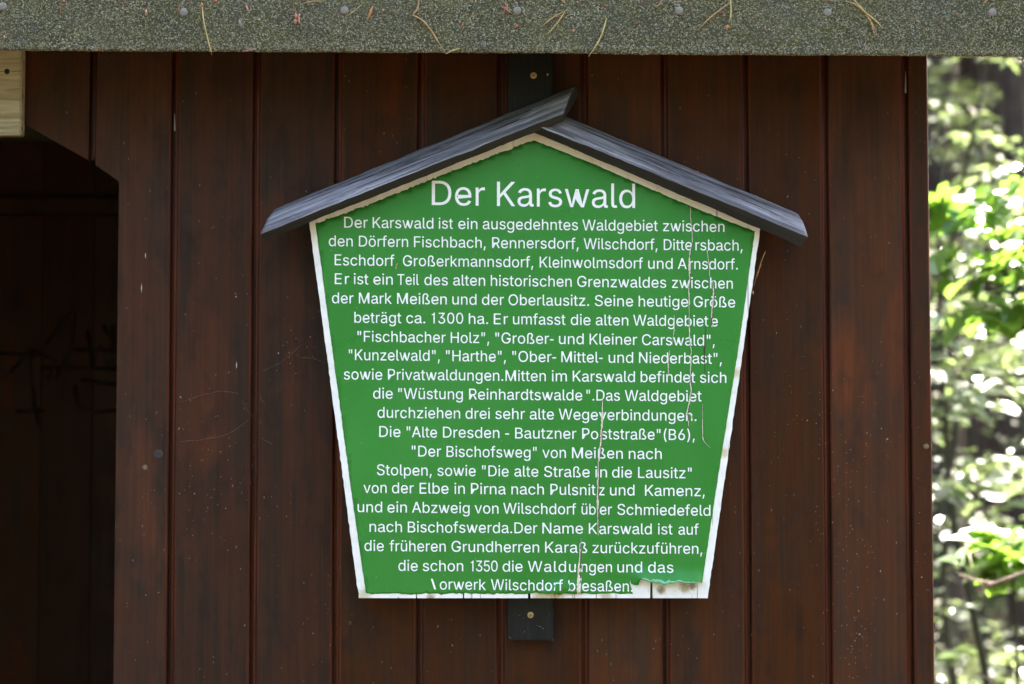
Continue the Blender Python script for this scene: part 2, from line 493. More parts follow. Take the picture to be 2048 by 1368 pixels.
# side, back walls, floor of the shelter
D = 1.70
def plank_wall(name, axis, fixed, a, b, z0, z1, sgn, par):
    bm = bmesh.new(); w = .12; x = a
    while x < b - .01:
        e = min(x + w - .005, b)
        if axis == 'x': add_box(bm, (x, min(fixed, fixed + sgn * .02), z0), (e, max(fixed, fixed + sgn * .02), z1))
        else: add_box(bm, (min(fixed, fixed + sgn * .02), x, z0), (max(fixed, fixed + sgn * .02), e, z1))
        x += w
    if axis == 'x': add_box(bm, (a, fixed + (.006 if sgn > 0 else -.014), z0 + .01), (b, fixed + (.014 if sgn > 0 else -.006), z1 - .01))
    else: add_box(bm, (fixed + (.006 if sgn > 0 else -.014), a, z0 + .01), (fixed + (.014 if sgn > 0 else -.006), b, z1 - .01))
    return bm_obj(name, bm, M_WALL_IN, par)
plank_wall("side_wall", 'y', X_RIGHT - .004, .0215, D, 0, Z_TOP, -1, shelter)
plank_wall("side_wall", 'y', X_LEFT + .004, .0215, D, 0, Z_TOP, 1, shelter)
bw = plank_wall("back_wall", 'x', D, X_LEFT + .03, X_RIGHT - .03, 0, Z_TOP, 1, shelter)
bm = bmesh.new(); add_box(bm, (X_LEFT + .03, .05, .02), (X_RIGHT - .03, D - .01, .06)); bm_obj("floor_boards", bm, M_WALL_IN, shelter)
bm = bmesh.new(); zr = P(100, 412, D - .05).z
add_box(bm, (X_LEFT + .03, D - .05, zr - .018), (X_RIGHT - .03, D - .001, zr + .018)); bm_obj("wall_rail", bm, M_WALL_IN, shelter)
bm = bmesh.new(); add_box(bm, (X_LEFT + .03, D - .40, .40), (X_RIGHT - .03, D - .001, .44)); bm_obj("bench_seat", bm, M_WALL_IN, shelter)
# illegible black scribbles on the back wall
bm = bmesh.new(); yb = D - .0012
strokes = [[(20,745),(60,700),(62,760),(75,850)], [(60,700),(110,720),(95,760)], [(90,690),(130,640),(150,625),(140,700),(110,760)], [(175,660),(185,740),(200,690),(220,745),(228,650)],
           [(150,770),(155,815),(190,825),(235,820)], [(30,822),(90,822)], [(150,700),(240,700)], [(80,735),(240,738)], [(0,705),(70,712)], [(205,650),(230,690)], [(160,760),(240,770)]]
for st in strokes:
    tube(bm, [P(x, y, yb) for x, y in st], .0042, 4)
for v in bm.verts: v.co.y = D - .0012 - max(0, (D - .0012) - v.co.y) * .15
bm_obj("scribble", bm, M_GRAF, bw).location = (0, 0, 0)

# pale debris lines and cobweb nests fixed to the boards
def inside_sign(x, y):
    return 262 < y < 1200 and 618 + (y - 441) * .131 < x < 1521 - (y - 455) * .142 or 160 < y < 500 and abs(x - 1066) < 560 and y > 232 + abs(x - 1066) * .36
def flat_mark(bm, px, py, w, h, ang=0, y=-.0012, mat=0):
    c = P(px, py, y); k = .00075
    hw, hh = w * k / 2, h * k / 2
    ca, sa = math.cos(ang), math.sin(ang)
    vs_ = []
    for (x, z, yy) in ((-hw, 0, 0), (0, -hh, 0), (hw, 0, 0), (0, hh, 0), (0, 0, -.0008)):
        vs_.append(bm.verts.new((c.x + x * ca - z * sa, c.y + yy, c.z + x * sa + z * ca)))
    for i in range(4):
        f = bm.faces.new((vs_[i], vs_[(i + 1) % 4], vs_[4])); f.material_index = mat

def screw(par, px, py, y, r=.0046, head=None, rec=None):
    c = P(px, py, y); bm = bmesh.new(); n = 18
    prof = [(r, .0012), (r, -.0004), (r * .86, -.0010), (r * .55, -.0012), (r * .5, -.0012)]
    rings = [[bm.verts.new((c.x + q * math.cos(2 * math.pi * k / n), c.y + d, c.z + q * math.sin(2 * math.pi * k / n))) for k in range(n)] for q, d in prof]
    for a, b in zip(rings, rings[1:]):
        for k in range(n): bm.faces.new((a[k], a[(k + 1) % n], b[(k + 1) % n], b[k]))
    cen = bm.verts.new((c.x, c.y - .0010, c.z))
    for k in range(n): bm.faces.new((rings[-1][k], rings[-1][(k + 1) % n], cen))
    bmesh.ops.recalc_face_normals(bm, faces=bm.faces)
    o = bm_obj("screw", bm, head or M_BRASS, par, True)
    if par.parent is not None: o.location = (0, 0, 0)
    # cross recess
    bm = bmesh.new(); a_ = .35 + px * .01; pts = []
    for k in range(8):
        q = r * (.62 if k % 2 == 0 else .30); an = a_ + k * math.pi / 4
        pts.append((c.x + q * math.cos(an), c.z + q * math.sin(an)))
    add_prism(bm, pts, c.y - .0017, c.y - .0005); bmesh.ops.recalc_face_normals(bm, faces=bm.faces)
    o2 = bm_obj("screw_recess", bm, rec or M_BRASSD, o)
    o2.location = (0, 0, 0)
    return o

s1 = screw(shelter, 290, 935, -.0006, .0043, M_RUST)
s2 = screw(shelter, 1852, 893, -.0006, .0043, M_RUST)
bm = bmesh.new()
c = P(317, 907, -.0006)
ff = add_prism(bm, [(c.x + .0068 * math.cos(k * math.pi / 10), c.z + .0064 * math.sin(k * math.pi / 10)) for k in range(20)], c.y - .0004, .001)
bmesh.ops.recalc_face_normals(bm, faces=bm.faces)
bm_obj("wood_plug", bm, mat_plain("grey_wood_plug", (.036, .028, .024), .6, .2, 300, .3), shelter)

# ------------------------------------------------------------------ roof
Y_EAVE = -0.185
ZE_L, ZE_R = P(0, 99.5, Y_EAVE).z, P(2048, 112, Y_EAVE).z
sl = (ZE_R - ZE_L) / (P(2048, 100, Y_EAVE).x - P(0, 100, Y_EAVE).x)
ZE = lambda x: ZE_L + sl * (x - P(0, 100, Y_EAVE).x) + .0012 * noise.noise((x * 5, 1.3, 0)) + .0008 * noise.noise((x * 17, 4.3, 0))
XR0, XR1 = X_LEFT - .2, .86
EH = 0.115                         # height of the felt covered edge
RIDGE_Y, RISE = D / 2, .48
bm = bmesh.new()
def roof_strip(bm, y0, z0, y1, z1, th):
    a = [bm.verts.new(q) for q in ((XR0, y0, z0), (XR1, y0, z0), (XR1, y1, z1), (XR0, y1, z1))]
    b = [bm.verts.new((v.co.x, v.co.y, v.co.z - th)) for v in a]
    bm.faces.new(a); bm.faces.new(b[::-1])
    for i in range(4): bm.faces.new((a[(i + 1) % 4], a[i], b[i], b[(i + 1) % 4]))
zt = ZE(0) + EH
roof_strip(bm, Y_EAVE + .028, zt - .004, RIDGE_Y, zt + RISE, .022)
roof_strip(bm, D - Y_EAVE, zt - .004, RIDGE_Y + .001, zt + RISE - .001, .022)
bmesh.ops.recalc_face_normals(bm, faces=bm.faces)
roof = bm_obj("roof", bm, M_FELT, shelter)
# gable boards closing the triangle above the side walls
for x in (X_LEFT + .006, X_RIGHT - .026):
    bm = bmesh.new()
    v = [(x, .02, Z_TOP - .3), (x, D, Z_TOP - .3), (x, D, zt - .0), (x, RIDGE_Y, zt + RISE - .06), (x, .02, zt + .0)]
    a = [bm.verts.new(q) for q in v]; b = [bm.verts.new((q[0] + .018, q[1], q[2])) for q in v]
    bm.faces.new(a); bm.faces.new(b[::-1])
    for i in range(5): bm.faces.new((a[(i + 1) % 5], a[i], b[i], b[(i + 1) % 5]))
    bmesh.ops.recalc_face_normals(bm, faces=bm.faces)
    bm_obj("gable_board", bm, M_WALL_IN, shelter)
# felt wrapped over the eave board: rounded lower edge, granule by granule
prof = [(.036, .020), (.020, .010), (.009, .0038), (.0035, .0010), (.0012, .0012), (.0, .0045), (-.0006, .030), (-.0008, .055), (.0, .085), (.001, EH - .012), (.006, EH - .003), (.020, EH + .003), (.045, EH + .012)]
NX = 300
vsf, fsf, mi = [], [], []
for i in range(NX + 1):
    x = XR0 + (XR1 - XR0) * i / NX
    for (dy, dz) in prof:
        w = .0011 * noise.noise((x * 9, dz * 30, 2.2)) + .0005 * noise.noise((x * 40, dz * 60, 5.2))
        vsf.append((x, Y_EAVE + dy + w, ZE(x) + dz))
k = len(prof)
for i in range(NX):
    for j in range(k - 1):
        fsf.append((i * k + j, (i + 1) * k + j, (i + 1) * k + j + 1, i * k + j + 1)); mi.append(0)
random.seed(11)
def prof_at(s):
    for (a, b) in zip(prof, prof[1:]):
        L = math.hypot(b[0] - a[0], b[1] - a[1])
        if s <= L:
            q = s / L; t = ((b[0] - a[0]) / L, (b[1] - a[1]) / L)
            return a[0] + (b[0] - a[0]) * q, a[1] + (b[1] - a[1]) * q, t
        s -= L
    return prof[-1][0], prof[-1][1], (0, 1)
S0, S1 = .012, .030 + EH
def chip(x, s):
    dy, dz, t = prof_at(s)
    nrm = Vector((0, -t[1], t[0])).normalized()
    c = Vector((x, Y_EAVE + dy, ZE(x) + dz)) + nrm * random.uniform(.0002, .0012)
    u = Vector((1, 0, 0)); w = Vector((0, t[0], t[1]))
    an = random.gauss(0, .75) if random.random() < .75 else random.uniform(0, 6.3)
    a = u * math.cos(an) + w * math.sin(an); b = -u * math.sin(an) + w * math.cos(an)
    tl = random.gauss(0, .35)
    b = b * math.cos(tl) + nrm * math.sin(tl); n2 = (nrm * math.cos(tl) - (-u * math.sin(an) + w * math.cos(an)) * math.sin(tl))
    L = random.uniform(.0010, .0022); W = random.uniform(.00055, .0010); H = random.uniform(.0005, .0011)
    i0 = len(vsf)
    q = [random.uniform(.75, 1.2) for _ in range(5)]
    for v in (c + a * L * q[0], c + a * L * .25 * q[1] + b * W, c - a * L * .7 * q[2] + b * W * .7, c - a * L * q[3], c - a * L * .1 - b * W * q[4], c + n2 * H):
        vsf.append(v)
    for p_, r_ in ((0, 1), (1, 2), (2, 3), (3, 4), (4, 0)):
        fsf.append((i0 + p_, i0 + r_, i0 + 5)); mi.append(1)
for _ in range(56000): chip(random.uniform(-.84, .86), random.uniform(S0, S1))
for _ in range(9000): chip(random.uniform(-.84, .86), random.uniform(.026, .050))
for _ in range(9000): chip(random.uniform(XR0, -.84), random.uniform(S0, S1))
edge = py_obj("felt_edge", vsf, fsf, [M_FELT, M_CHIP], shelter, False, mi)
tag(edge, "mossy grey granulated roofing felt edge")
# felt nails
def nail(px, py):
    c = P(px, py, Y_EAVE - .002); bm = bmesh.new(); n = 20; r = .0060
    pr = [(r * .95, .003), (r, .0), (r * .93, -.0012), (r * .6, -.0019)]
    rg = [[bm.verts.new((c.x + q * math.cos(2 * math.pi * k / n), c.y + d, c.z + q * math.sin(2 * math.pi * k / n))) for k in range(n)] for q, d in pr]
    for a, b in zip(rg, rg[1:]):
        for k_ in range(n): bm.faces.new((a[k_], a[(k_ + 1) % n], b[(k_ + 1) % n], b[k_]))
    cen = bm.verts.new((c.x, c.y - .0021, c.z))
    for k_ in range(n): bm.faces.new((rg[-1][k_], rg[-1][(k_ + 1) % n], cen))
    bmesh.ops.recalc_face_normals(bm, faces=bm.faces)
    o = bm_obj("roofing_nail", bm, M_ZINC, edge, True); o.location = (0, 0, 0)
for q in ((5, 13), (367, 24.5), (689, 21), (1034.5, 21.5), (1358, 21.5), (1655, 25), (1985, 25)): nail(*q)

# ================================================================== pale plank across the doorway
c0, c1 = P(42, 270, -.024), P(42, 60, -.024)
plank = empty("pale_plank", (c0.x - .3, 0, c0.z))
tag(plank, "pale bare wooden plank fixed across the top of the dark doorway", "plank")
bm = bmesh.new()
v_, _f = add_box(bm, (c0.x - .62, -.0245, c0.z), (c0.x, -.0012, c0.z + .165))
bmesh.ops.bevel(bm, geom=bm.edges[:], offset=.0022, segments=2, affect='EDGES')
pb = bm_obj("board", bm, M_PALE, plank)
sp = screw(plank, 14, 143, -.0246, .0042, M_SLIT, M_BATTEN)
cx = P(14, 143, -.0248)
bm = bmesh.new()
tube(bm, [(c0.x - .0008, -.0247, cx.z + .0005), (cx.x + .006, -.0247, cx.z)], .00035, 4)
tube(bm, [(cx.x - .006, -.0247, cx.z), (cx.x - .03, -.0247, cx.z - .0006)], .0003, 4)
bm_obj("split", bm, M_SLIT, plank)

# ================================================================== the sign
sign = empty("sign", (P(1065, 1196, SIGN_Y).x, -.035, P(1065, 1196, SIGN_Y).z))
tag(sign, "green house shaped sign with white German text and small weathered plank roof", "sign")
random.seed(2)
def jitter_line(pts, step, amp, seed):
    out = []
    rr = random.Random(seed)
    for (a, b) in zip(pts, pts[1:]):
        L = math.hypot(b[0] - a[0], b[1] - a[1]); n = max(1, int(L / step))
        nx, ny = -(b[1] - a[1]) / L, (b[0] - a[0]) / L
        for i in range(n):
            t = i / n
            x, y = a[0] + (b[0] - a[0]) * t, a[1] + (b[1] - a[1]) * t
            j = 0 if i == 0 else (rr.gauss(0, amp) + amp * .6 * noise.noise((x * .03, y * .03, seed)))
            out.append((x + nx * j, y + ny * j))
    return out
BOT_L, BOT_R = (717.5, 1196), (1415.5, 1196.5)
bottom_px = [BOT_L]
for (x, w, h) in ((797, 2, 3), (833, 2.4, 16), (927, 3.0, 38), (1058.5, 5.5, 46), (1110, 1.4, 40), (1149, 1.2, 36), (1193, 1.4, 36), (1232, 1.4, 36), (1303, 5.6, 42), (1394.5, 1.3, 40)):
    bottom_px += [(x - w / 2, 1196.3), (x - w * .4, 1196 - h * .6), (x, 1196 - h), (x + w * .4, 1196 - h * .6), (x + w / 2, 1196.3)]
bottom_px.append(BOT_R)
outl = jitter_line([(618, 441), BOT_L], 9, .35, 3) + bottom_px[:-1] + jitter_line([BOT_R, (1521, 455)], 9, .35, 5) + [(1521, 455), (1066, 259)]
def poly_plate(name, px, yf, yb, mat, par, front_h=None):
    """closed plate from an outline in photo pixels, filled with a constrained triangulation"""
    n = len(px)
    r = geometry.delaunay_2d_cdt([Vector(p) for p in px], [(i, (i + 1) % n) for i in range(n)], [], 1, 1e-5)
    V, E, Fc = r[0], r[1], r[2]
    vs_, fs = [], []
    for p in V: vs_.append(P(p.x, p.y, yf))
    m = len(V)
    for f in Fc: fs.append(tuple(f))
    o0 = len(vs_)
    for p in px: q = P(p[0], p[1], yf); vs_.append(q)
    for p in px: q = P(p[0], p[1], yf); vs_.append(Vector((q.x, yb, q.z)))
    for i in range(n):
        j = (i + 1) % n
        fs.append((o0 + i, o0 + j, o0 + n + j, o0 + n + i))
    fs.append(tuple(range(o0 + n, o0 + 2 * n)))
    return py_obj(name, vs_, fs, mat, par)
panel = poly_plate("panel", outl, SIGN_Y, -.0215, M_WHITE, sign)

# green film, cracked, torn at the lower right corner
tear = [(1406.5, 1152), (1404, 1166), (1394, 1164), (1381, 1167.5), (1370, 1166), (1358, 1163.5), (1347, 1166), (1338, 1168), (1329, 1171.5), (1322, 1167), (1309, 1166), (1299, 1163.5), (1291, 1161), (1284, 1158.5),
        (1280, 1161), (1277, 1170), (1270, 1170), (1262.5, 1168), (1261, 1158), (1259.5, 1166), (1264, 1179), (1265.5, 1188)]
film_px = jitter_line([(631, 447.5), (646, 560), (662, 680), (705, 1000), (732, 1186)], 5, .3, 7)
film_px += jitter_line([(732, 1186), (810, 1188), (900, 1186.5), (1000, 1187.5), (1060, 1187), (1154, 1187.5)], 6, .9, 8)
film_px += [(1154, 1187.5), (1158, 1172), (1161.5, 1186.8)]
film_px += jitter_line([(1164, 1187), (1212, 1187), (1265.5, 1188)], 6, .9, 9)
film_px += tear[::-1]
film_px += jitter_line([(1406.5, 1152), (1429, 1000), (1479.5, 680), (1510, 462.5)], 5, .28, 10)
film_px += jitter_line([(1510, 462.5), (1450, 440), (1381, 412), (1285.6, 371.5), (1187, 328), (1082, 286.5), (1067, 280.5)], 5, .45, 11)
film_px += jitter_line([(1067, 280.5), (1052, 285), (995, 308.5), (874, 353.5), (795, 386.5), (752, 403.5), (722, 414.5), (699, 423.5), (665, 435.5), (631, 447.5)], 4, 1.0, 12)

CRACKS = {  # photo pixels, half widths
 'A': ([(1381.5,411),(1381,435),(1384.6,461),(1384.6,484),(1380,512),(1378,531),(1380.6,555),(1378,578),(1378.7,606),(1379,641),(1379.2,681),(1383,700),(1381.5,722),(1380.6,759.7),(1383.4,778),(1378.7,806.6),(1375,825),(1377.6,853)], [.5,.6,.9,1.0,1.4,1.8,1.6,1.3,1.2,1.0,.8,1.1,1.1,1.0,2.0,1.6,2.0,.3], 0),
 'A2': ([(1375,826),(1383,832),(1384.6,840)], [.8,1.3,.5], 0),
 'B': ([(1413.9,500),(1418.6,531),(1419.7,555)], [.6,.8,.5], 0),
 'B2': ([(1426,560),(1428,587),(1425,618),(1423.3,639),(1424.4,658)], [.6,2.3,1.9,2.0,.4], 2),
 'C': ([(1412,650),(1409,688),(1409,719),(1409.7,750)], [.6,1.4,1.2,.4], 1),
 'D': ([(1405.7,808),(1405.7,849),(1406.4,879),(1411.5,886),(1422,897)], [.4,1.2,1.2,1.4,.4], 2),
 'E': ([(1348.3,630),(1348.3,660),(1344.7,691)], [.3,.7,.3], 0),
 'F': ([(1339,701),(1336.5,727),(1337,752)], [.4,.9,.3], 0),
 'G': ([(1206.5,790),(1205.3,825),(1204,849),(1203,879),(1200.6,903),(1197.5,926),(1197,961),(1195.6,999),(1195.5,1010),(1196.2,1042),(1196.3,1073)], [.5,2.2,1.9,2.0,2.0,1.2,2.2,2.3,2.0,1.4,.3], 0),
 'H': ([(1162.5,1077),(1160.7,1109),(1158.2,1139),(1158.5,1159),(1157.5,1187)], [.4,1.8,2.6,3.4,4.4], 2),
}
def near_line(x, y, pts):
    best = 1e9
    for (a, b) in zip(pts, pts[1:]):
        dx, dy = b[0] - a[0], b[1] - a[1]; L2 = dx * dx + dy * dy
        t = max(0, min(1, ((x - a[0]) * dx + (y - a[1]) * dy) / L2))
        d = math.hypot(x - a[0] - t * dx, y - a[1] - t * dy)
        best = min(best, d)
    return best
TEARL = tear[1:14]
BULGE = [(1100, 1187), (1130, 1176), (1154, 1180)]
def film_h(x, y):
    """how far the film stands off the board (metres, towards the viewer)"""
    h = .0004 + .00022 * noise.noise((x * .012, y * .006, 1)) + .00012 * noise.noise((x * .05, y * .02, 3))
    for (cx_, cy_, r, a) in ((1069, 328, 11, .0007), (1077, 925, 15, .0010)):
        d = math.hypot(x - cx_, y - cy_) / r
        if d < 1: h += a * (1 - d ** 4)
    for kx in ('A', 'G', 'H', 'B2', 'C'):
        pts = CRACKS[kx][0]
        if pts[0][1] - 10 < y < pts[-1][1] + 10:
            d = near_line(x, y, pts)
            if d < 11: h += .0009 * (1 - d / 11) ** 1.5
    if y > 1110 and x > 1240:
        d = near_line(x, y, TEARL)
        if d < 30: h += .0095 * (1 - d / 30) ** 1.7 * (1 if x < 1395 else max(0, (1412 - x) / 17))
    if y > 1130 and 1060 < x < 1180:
        d = near_line(x, y, BULGE)
        if d < 26: h += .0045 * (1 - d / 26) ** 1.6
        h += .0013 * math.exp(-((x - 1140 + (y - 1150) * 1.3) / 8) ** 2)
    if 1060 < y < 1175 and 1180 < x < 1235:
        h += .0012 * math.exp(-((x - (1190 + (y - 1085) * .62)) / 8) ** 2) * min(1, (y - 1060) / 30, (1175 - y) / 30)
    return h
def inside(x, y, poly):
    c = False; j = len(poly) - 1
    for i in range(len(poly)):
        (xi, yi), (xj, yj) = poly[i], poly[j]
        if (yi > y) != (yj > y) and x < (xj - xi) * (y - yi) / (yj - yi) + xi: c = not c
        j = i
    return c
n = len(film_px)
extra = []
yy = 290
while yy < 1185:
    fine = yy > 1040
    stp = 5 if fine else 11
    xx = 640
    while xx < 1510:
        if (not fine) or (xx > 1050):
            st2 = stp
        else: st2 = 11
        q = (xx + random.uniform(-.8, .8), yy + random.uniform(-.8, .8))
        if inside(q[0], q[1], film_px) and min(abs(q[0] - p[0]) + abs(q[1] - p[1]) for p in film_px) > 2.5: extra.append(q)
        near = any(math.hypot(xx - a, yy - b) < 22 for a, b in ((1069, 328), (1077, 925))) or (1360 < xx < 1430 and 400 < yy < 900) or (1185 < xx < 1215 and 780 < yy)
        xx += 4 if near else st2
    yy += stp
r = geometry.delaunay_2d_cdt([Vector(p) for p in film_px + extra], [(i, (i + 1) % n) for i in range(n)], [], 1, 1e-5)
vs_ = [P(p.x, p.y, SIGN_Y - film_h(p.x, p.y)) for p in r[0]]
film = py_obj("film", vs_, [tuple(f) for f in r[2]], [M_FILM], sign, True)
sol = film.modifiers.new("thickness", 'SOLIDIFY'); sol.thickness = .00018; sol.offset = 0

# curled lip along the torn edge, the underside's sky highlight put into its paler colour
bm = bmesh.new()
prev = None
rr = random.Random(5)
lip = jitter_line(TEARL + [tear[14]], 3, .3, 21)
for (x, y) in lip:
    h = film_h(x, y - 1)
    if x > 1390 or x < 1284: w = .6
    else: w = 2.0 + 2.6 * abs(noise.noise((x * .06, 2, 0))) + (3.0 if 1305 < x < 1340 else 0)
    ring = []
    for s_ in range(5):
        t = s_ / 4
        ring.append(bm.verts.new(P(x + .3 * t, y - w * 1.5 * t + .4, SIGN_Y - h - .0003 - .0016 * math.sin(t * math.pi * .9))))
    if prev:
        for a, b in ((0, 1), (1, 2), (2, 3), (3, 4)): bm.faces.new((prev[a], prev[b], ring[b], ring[a]))
    prev = ring
lp = bm_obj("curled_lip", bm, M_TORN, film, True); lp.location = (0, 0, 0)

def crack_obj(key):
    pts, hw, kind = CRACKS[key]
    rr = random.Random(len(pts) * 7 + ord(key[0]))
    line = []
    for i, ((a, b), (wa, wb)) in enumerate(zip(zip(pts, pts[1:]), zip(hw, hw[1:]))):
        L = math.hypot(b[0] - a[0], b[1] - a[1]); m = max(1, int(L / 3.5))
        for j in range(m):
            t = j / m
            line.append((a[0] + (b[0] - a[0]) * t + rr.gauss(0, .28), a[1] + (b[1] - a[1]) * t, max(.22, (wa + (wb - wa) * t) * rr.uniform(.65, 1.35))))
    line.append((*pts[-1], .15))
    vs_, fs, mi = [], [], []
    def strip(off, wk, lift, mat, keep):
        last = None
        for idx, (x, y, w) in enumerate(line):
            if not keep(idx): last = None; continue
            x += off * w
            i0 = len(vs_)
            for s in (-1, 0, 1):
                vs_.append(P(x + s * w * wk, y, SIGN_Y - film_h(x, y) - lift - (.0002 if s == 0 else 0)))
            if last is not None:
                fs.append((last, i0, i0 + 1, last + 1)); mi.append(mat)
                fs.append((last + 1, i0 + 1, i0 + 2, last + 2)); mi.append(mat)
            last = i0
    pn = [noise.noise((i * .11, ord(key[0]), kind)) for i in range(len(line))]
    strip(0, 1, .00070, 0, lambda i: True if kind != 1 else pn[i] > .15)
    strip(.55, .42, .00095, 1, lambda i: (kind == 0 and pn[i] > -.12 and line[i][2] > .7) or kind == 2 and pn[i] > -.25)
    if kind >= 1: strip(0, .8, .0009, 1, lambda i: pn[i] < .12 if kind == 1 else pn[i] < -.2)
    o = py_obj("crack", vs_, fs, [M_PEEL, M_SLIT], film, False, mi); o.location = (0, 0, 0)
for k_ in CRACKS: crack_obj(k_)

